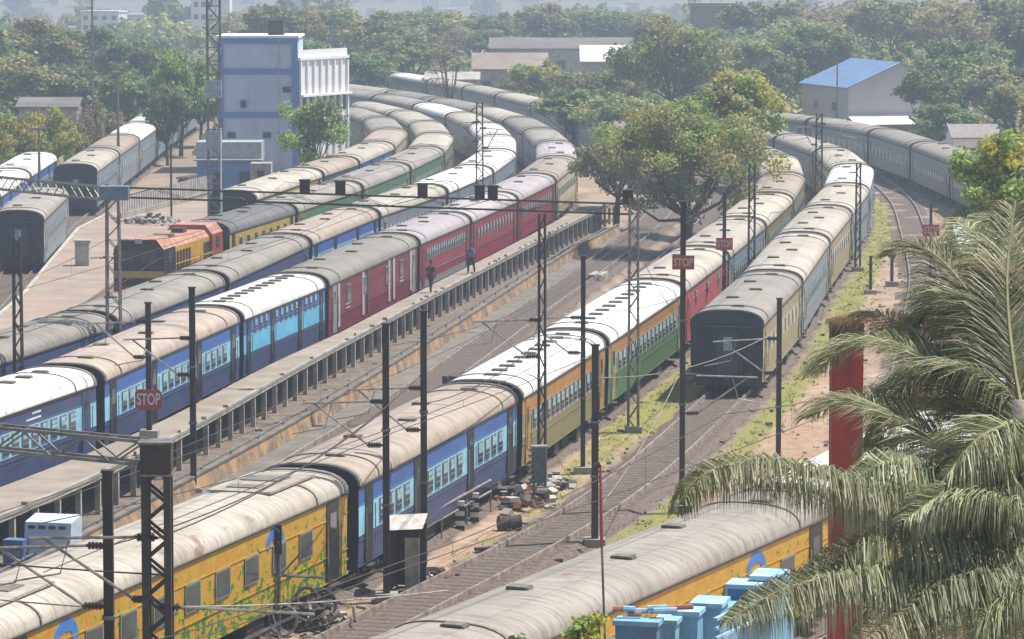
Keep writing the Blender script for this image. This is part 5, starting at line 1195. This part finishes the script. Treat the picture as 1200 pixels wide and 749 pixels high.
gable('pale_roofed_shed',500,560,455,84,92,M_conc2,'low pale roofed shed just behind the farthest train',dep=6)
gable('white_walled_house',1118,1170,330,146,160,mat('roof_greybrown',(.30,.27,.25),.9),'white walled house with grey roof beyond the grey train',dep=6,wallmat=M_bwhite)
gable('corrugated_shed',1132,1210,205,268,292,M_bwhite,'white corrugated shed roof glimpsed behind the upper palm fronds',dep=7,wallmat=M_bwhite)
gable('low_grey_shed',22,90,380,114,124,asb,'low grey roof under the trees at far left',dep=6)
gable('blue_awning_shed',372,470-60,300,196,206,mat('pale_blue_roof',(.5,.62,.68),.6),'pale blue roofed low shed behind the leafy tree',dep=4)
gable('mustard_shed',403,425,420,106,120,mat('mustard',(.4,.3,.12),.9),'small mustard coloured shed right of the white wing',dep=5,wallmat=mat('mustard_wall',(.42,.30,.12),.9))
gable('far_red_roof_house',360,400,700,13,24,mat('red_tile',(.42,.2,.16),.9),'red roofed house between far trees above the white wing',dep=8)
# water tank
s_=F/600; r=empty('water_tank',((837-600)/s_,600,0)); b=MB(); b.tube([(0,0,4.6),(0,0,10.7)],4.0,0,28); b.build('drum',[mat('tank_brown',(.22,.17,.14),.85,c2=(.3,.24,.2),scale=.4)],r)
b=MB(); b.tube([(0,0,10.72),(0,0,11.3)],4.35,0,28); b.build('rim',[mat('tank_rim',(.42,.36,.28),.85)],r)
for i in range(8): 
    a=i*math.pi/4; b=MB(); b.bar((3.4*math.cos(a),3.4*math.sin(a),0),(3.4*math.cos(a),3.4*math.sin(a),4.7),.4); b.build('leg',[M_conc],r)
tag(r,'brown round water tank with pale rim at the top right of centre','water tank')
# ------------------------------------------------------------------ coconut palm
palm=empty('coconut_palm',(7.45,53.5,0))
def frond(pts,seed,leaf=.95,dry=False,parent=palm,dens=30,droop=1.0,fw=(.45,.7)):
    g=random.Random(seed); P=[WD(x,y,d)-parent.location for x,y,d in pts]
    # Catmull sampling
    Q=[]; n=len(P)
    for i in range(n-1):
        p0=P[max(i-1,0)];p1=P[i];p2=P[i+1];p3=P[min(i+2,n-1)]
        for k in range(12):
            t=k/12; Q.append(.5*((2*p1)+(p2-p0)*t+(2*p0-5*p1+4*p2-p3)*t*t+(3*p1-p0-3*p2+p3)*t**3))
    Q.append(P[-1]); L_=sum((Q[i+1]-Q[i]).length for i in range(len(Q)-1))
    rb=MB(); rb.tube(Q[::3]+[Q[-1]],.045,0,6,r2=.008)
    m=rb.build('frond_rachis',[mat('rachis',(.30,.27,.12) ,.5)],parent)
    lb=MB(); N_=int(L_*dens); acc=0; j=0; cum=[0]
    for i in range(len(Q)-1): cum.append(cum[-1]+(Q[i+1]-Q[i]).length)
    for k in range(N_):
        s_=L_*(.12+.88*k/N_)+g.uniform(-.015,.015)
        while j<len(Q)-2 and cum[j+1]<s_: j+=1
        p=Q[j].lerp(Q[j+1],min(1,max(0,(s_-cum[j])/max(1e-6,cum[j+1]-cum[j])))); t=(Q[j+1]-Q[j]).normalized()
        side=t.cross(Vector((0,0,1))).normalized(); f=s_/L_
        ll=leaf*math.sin(math.pi*min(1,.2+f*.8))**.5*g.uniform(.85,1.1)
        for sd in(-1,1):
            if g.random()<.06: continue
            d=(side*sd*g.uniform(.55,.85)+t*g.uniform(*fw)+Vector((0,0,g.uniform(.0,.3)))).normalized()
            w_=g.uniform(.007,.012); c0=p; c1=p+d*ll*.33; dr=droop*g.uniform(.75,1.25); c2=c1+(d*.75+Vector((0,0,-.75*dr))).normalized()*ll*.35; c3=c2+(d*.3+Vector((0,0,-1.1*dr))).normalized()*ll*.34
            wv=d.cross(Vector((0,0,1))).normalized()*.7+Vector((0,0,g.uniform(-.6,.6))); wv.normalize()
            n0=len(lb.v)
            for c,ww in((c0,.6),(c1,1),(c2,.8)): lb.v+= [tuple(c-wv*w_*ww),tuple(c+wv*w_*ww)]
            lb.v.append(tuple(c3)); lb.f+=[(n0,n0+1,n0+3,n0+2),(n0+2,n0+3,n0+5,n0+4),(n0+4,n0+5,n0+6)]; lb.m+=[0,0,0]
    lb.build('frond',[LF['palmdry'] if dry else LF['palm']],parent); 
FR=[
 [(1190,640,54),(1130,610,53.5),(1010,568,53),(880,543,52.5),(820,560,52.2),(790,600,52)],
 [(1190,700,53),(1110,690,52.5),(1010,672,52),(920,690,51.5),(850,730,51)],
 [(1200,680,52.6),(1140,672,52),(1070,700,51.6),(1000,760,51)],
 [(1195,600,54),(1130,545,54.6),(1060,495,55),(1000,470,55.5),(945,490,56)],
 [(1205,560,55),(1150,480,56),(1095,410,57),(1040,372,58),(975,372,58.5)],
 [(1205,520,55),(1165,400,56.5),(1125,330,57.5),(1080,290,58),(1040,300,58.5)],
 [(1210,470,55),(1195,370,57),(1165,300,58),(1120,255,59)],
 [(1215,560,54),(1190,440,55),(1180,330,56),(1190,235,57)],
 [(1195,620,54),(1140,580,53.8),(1080,550,53.6),(1030,545,53.4),(980,580,53.2)],
 [(1200,560,55),(1130,455,56),(1060,410,56.5),(1000,405,57),(950,440,57.5)],
 [(1190,640,53.5),(1120,640,53),(1050,630,52.6),(985,650,52.4),(945,700,52)],
 [(1210,600,54),(1210,680,53),(1180,740,52.5),(1120,790,52)],
 [(1215,500,55),(1150,440,55),(1100,430,55.5),(1050,460,56),(1020,520,56)],
 [(1215,430,56),(1160,360,57),(1110,350,58),(1060,390,58)],
 [(1215,640,53),(1170,590,52.6),(1110,580,52.3),(1060,610,52)],
 [(1220,380,56),(1200,320,57),(1170,330,58),(1130,380,58.5)],
 [(1215,520,54),(1180,500,53.5),(1140,520,53),(1100,570,52.8)],
 [(1220,700,52),(1180,700,51.6),(1140,730,51.3),(1110,790,51)],
 [(1225,520,56),(1195,430,57),(1150,380,58),(1090,370,59),(1040,400,59.5)],
 [(1230,600,56),(1190,520,57),(1130,480,58),(1070,480,58.5),(1010,530,59)],
 [(1230,440,57),(1215,340,58),(1190,280,59),(1150,250,60)],
 [(1230,650,54),(1185,640,53.6),(1140,650,53),(1090,690,52.6),(1060,760,52.3)],
 [(1230,560,54.5),(1200,540,54),(1165,560,53.4),(1140,620,53)],
 [(1235,470,57),(1210,410,57.5),(1180,400,58),(1140,430,58.5),(1110,490,58.8)],
 [(1235,640,55.5),(1170,625,56),(1110,600,56.5),(1050,590,57),(1000,620,57.4)],
 [(1240,720,53),(1210,690,52.4),(1170,690,52),(1150,749,51.8)],
 [(1200,620,54.5),(1150,560,55.5),(1100,520,56.5),(1050,520,57),(1010,560,57.3)],
]
for i,f in enumerate(FR): frond(f,i,leaf=1.5 if i in(0,1,2,10,8) else 1.3,dry=(i in (4,15)),dens=84,droop=1.25 if i in(0,1,2,8,10,11) else (.2 if i%2 else .5),fw=(.1,.3) if i in(0,1,2,8,10,11) else (.45,.75))
for i,f in enumerate([[(1195,620,53.8),(1175,680,53.6),(1165,760,53.5)],[(1190,600,53.9),(1150,640,53.7),(1135,720,53.6)],[(1205,560,54.2),(1235,640,54),(1240,760,54)]]): frond(f,60+i,leaf=.9,dry=True,dens=40,droop=1.4)
b=MB(); b.tube([(.45,0,0),(.2,0,6),(.05,0,12.6)],.19,0,12,r2=.14); b.tube([(.05,0,12.2),(.0,0,13.4)],.22,0,10,r2=.1); b.build('trunk',[M_barkpale],palm,smooth=True)
b=MB()
for i in range(9):
    a=R.uniform(0,6.28); c=Vector((.3*math.cos(a),.3*math.sin(a),12.4+R.uniform(-.3,.2))); b.tube([c+Vector((0,0,-.14)),c+Vector((0,0,-.06)),c+Vector((0,0,.06)),c+Vector((0,0,.14))],lambda t:.02+.11*math.sin(math.pi*(.15+.7*t)),0,8)
b.build('coconut',[mat('coconut_green',(.25,.28,.07),.5)],palm,smooth=True)
tag(palm,'large coconut palm with drooping pale green fronds at the right edge','palm')
# ------------------------------------------------------------------ people
def person(loc,rz,shirt,label,pose):
    def skin(name,V,E,Rr,m,parent,sub=1):
        me=bpy.data.meshes.new(name); me.from_pydata(V,E,[]); me.materials.append(m); o=bpy.data.objects.new(name,me); COL.objects.link(o); o.parent=parent
        sk=o.modifiers.new('s','SKIN'); 
        for i,v_ in enumerate(me.skin_vertices[0].data if me.skin_vertices else []): v_.radius=(Rr[i],Rr[i])
        if not me.skin_vertices:
            pass
        ss=o.modifiers.new('u','SUBSURF'); ss.levels=sub; ss.render_levels=sub; return o
    V=[(0,0,.92),(0,0,1.1),(0,.0,1.32),(0,0,1.45),(0,-.01,1.53),(0,-.02,1.62),(0,-.01,1.70)]; Rr=[.13,.115,.14,.06,.05,.085,.07]; E=[(i,i+1) for i in range(6)]
    for sx in(-1,1):
        st=pose*sx; b0=len(V); V+=[(sx*.09,0,.86),(sx*.1,-.16*st,.5),(sx*.1,-.22*st+ .04,.09),(sx*.1,-.22*st-.12,.04)]; Rr+=[.095,.06,.04,.035]; E+=[(0,b0),(b0,b0+1),(b0+1,b0+2),(b0+2,b0+3)]
        b0=len(V); V+=[(sx*.18,0,1.40),(sx*.23,.08*st,1.15),(sx*.24,.02*st-.08,.92),(sx*.24,.0*st-.11,.85)]; Rr+=[.052,.04,.028,.03]; E+=[(2,b0),(b0,b0+1),(b0+1,b0+2),(b0+2,b0+3)]
        hnd=b0+3
        for k in range(5):
            f=len(V); V+=[(sx*(.24+.0),-.14+.02*k,.80-(.01 if k in(0,4) else .0)),(sx*.235,-.145+.02*k,.76+(.02 if k in (0,4) else 0))]; Rr+=[.009,.007]; E+=[(hnd,f),(f,f+1)]
    me=bpy.data.meshes.new('person'); me.from_pydata(V,E,[]); me.materials.append(M_skin)
    r=bpy.data.objects.new('person',me); COL.objects.link(r); bpy.context.view_layer.objects.active=r
    r.modifiers.new('skin','SKIN')
    def fill(m_,rr): 
        for i,v_ in enumerate(m_.skin_vertices[0].data): v_.radius=(rr[i],rr[i])
        m_.skin_vertices[0].data[0].use_root=True
    fill(me,Rr); s_=r.modifiers.new('sub','SUBSURF'); s_.levels=1; s_.render_levels=1
    r.location=loc; r.rotation_euler=(0,0,rz)
    def cloth(name,ids,mtl,inf):
        mp={j:i for i,j in enumerate(ids)}; m2=bpy.data.meshes.new(name); m2.from_pydata([V[j] for j in ids],[(mp[a],mp[b_]) for a,b_ in E if a in mp and b_ in mp],[]); m2.materials.append(mtl)
        o=bpy.data.objects.new(name,m2); COL.objects.link(o); o.parent=r; o.modifiers.new('skin','SKIN'); fill(m2,[Rr[j]*1.0+inf for j in ids]); q=o.modifiers.new('sub','SUBSURF'); q.levels=1; q.render_levels=1
    nb=4+4+10
    L0,R0=7,7+nb
    cloth('shirt',[1,0,2,L0+4,L0+5,R0+4,R0+5],shirt,.022)
    cloth('trousers',[0,L0,L0+1,L0+2,R0,R0+1,R0+2],M_trous,.018)
    b=MB(); b.tube([(0,.01,1.66),(0,.01,1.71),(0,.01,1.76),(0,.01,1.79)],lambda t:.1*math.cos(t*1.3),0,12); b.build('hair',[M_hair],r,smooth=True)
    b=MB(); [b.box((sx*.03,-.098,1.655),(.018,.012,.01),0) for sx in(-1,1)]; b.box((0,-.095,1.60),(.04,.012,.01),0); b.build('eyes_and_mouth',[M_hair],r)
    tag(r,label,'person')
def on_deck(x,y): return W(x,y,1.5)
person(on_deck(505,343),rad(150),M_shirt1,'person in plum shirt walking on the raised platform beside the maroon coach',.8)
person(on_deck(552,321),rad(-30),M_shirt2,'person in blue patterned shirt walking on the raised platform, farther one',-.9)
# ------------------------------------------------------------------ haze
b=MB(); b.box((0,1500,20),(9000,3700,110),0)
hm=bpy.data.materials.new('haze'); hm.use_nodes=True; hm.node_tree.nodes.clear(); N=hm.node_tree.nodes; pv=N.new('ShaderNodeVolumePrincipled'); ou=N.new('ShaderNodeOutputMaterial'); hm.node_tree.links.new(pv.outputs[0],ou.inputs['Volume'])
pv.inputs['Color'].default_value=(.66,.79,.95,1); pv.inputs['Density'].default_value=.00070; pv.inputs['Anisotropy'].default_value=.2
o=b.build('haze',[hm]); o['kind']='stuff'; o['label']='thin bluish haze over the distant yard and town'
# ------------------------------------------------------------------ light, world, camera
el,az=rad(64),rad(70)     # azimuth from +Y towards +X
sd=Vector((math.sin(az)*math.cos(el),math.cos(az)*math.cos(el),math.sin(el)))
l=bpy.data.lights.new('sun','SUN'); l.energy=5.0; l.angle=rad(.6); l.color=(1,.955,.88); lo=bpy.data.objects.new('sun',l); COL.objects.link(lo); lo.rotation_euler=(-sd).to_track_quat('-Z','Y').to_euler(); lo.location=(50,50,100)
w_=bpy.data.worlds.new('World'); S.world=w_; w_.use_nodes=True; N=w_.node_tree.nodes; bg=N['Background']; sk=N.new('ShaderNodeTexSky'); sk.sky_type='NISHITA'; sk.sun_disc=False; sk.sun_elevation=el; sk.sun_rotation=az; sk.air_density=1.3; sk.dust_density=2.0
w_.node_tree.links.new(sk.outputs[0],bg.inputs[0]); bg.inputs[1].default_value=.085
cam=bpy.data.cameras.new('camera'); co=bpy.data.objects.new('camera',cam); COL.objects.link(co); co.location=(0,0,H); co.rotation_euler=(math.pi/2-TH,0,0); cam.sensor_width=36; cam.lens=F*36/1200; cam.clip_end=8000; cam.clip_start=1
S.camera=co
S.view_settings.view_transform='Standard'; S.view_settings.look='None'; S.view_settings.exposure=.5; S.view_settings.gamma=1
S.cycles.use_denoising=True; S.cycles.volume_bounces=0; S.cycles.max_bounces=5; S.cycles.diffuse_bounces=3; S.cycles.transparent_max_bounces=8
S.cycles.use_adaptive_sampling=True
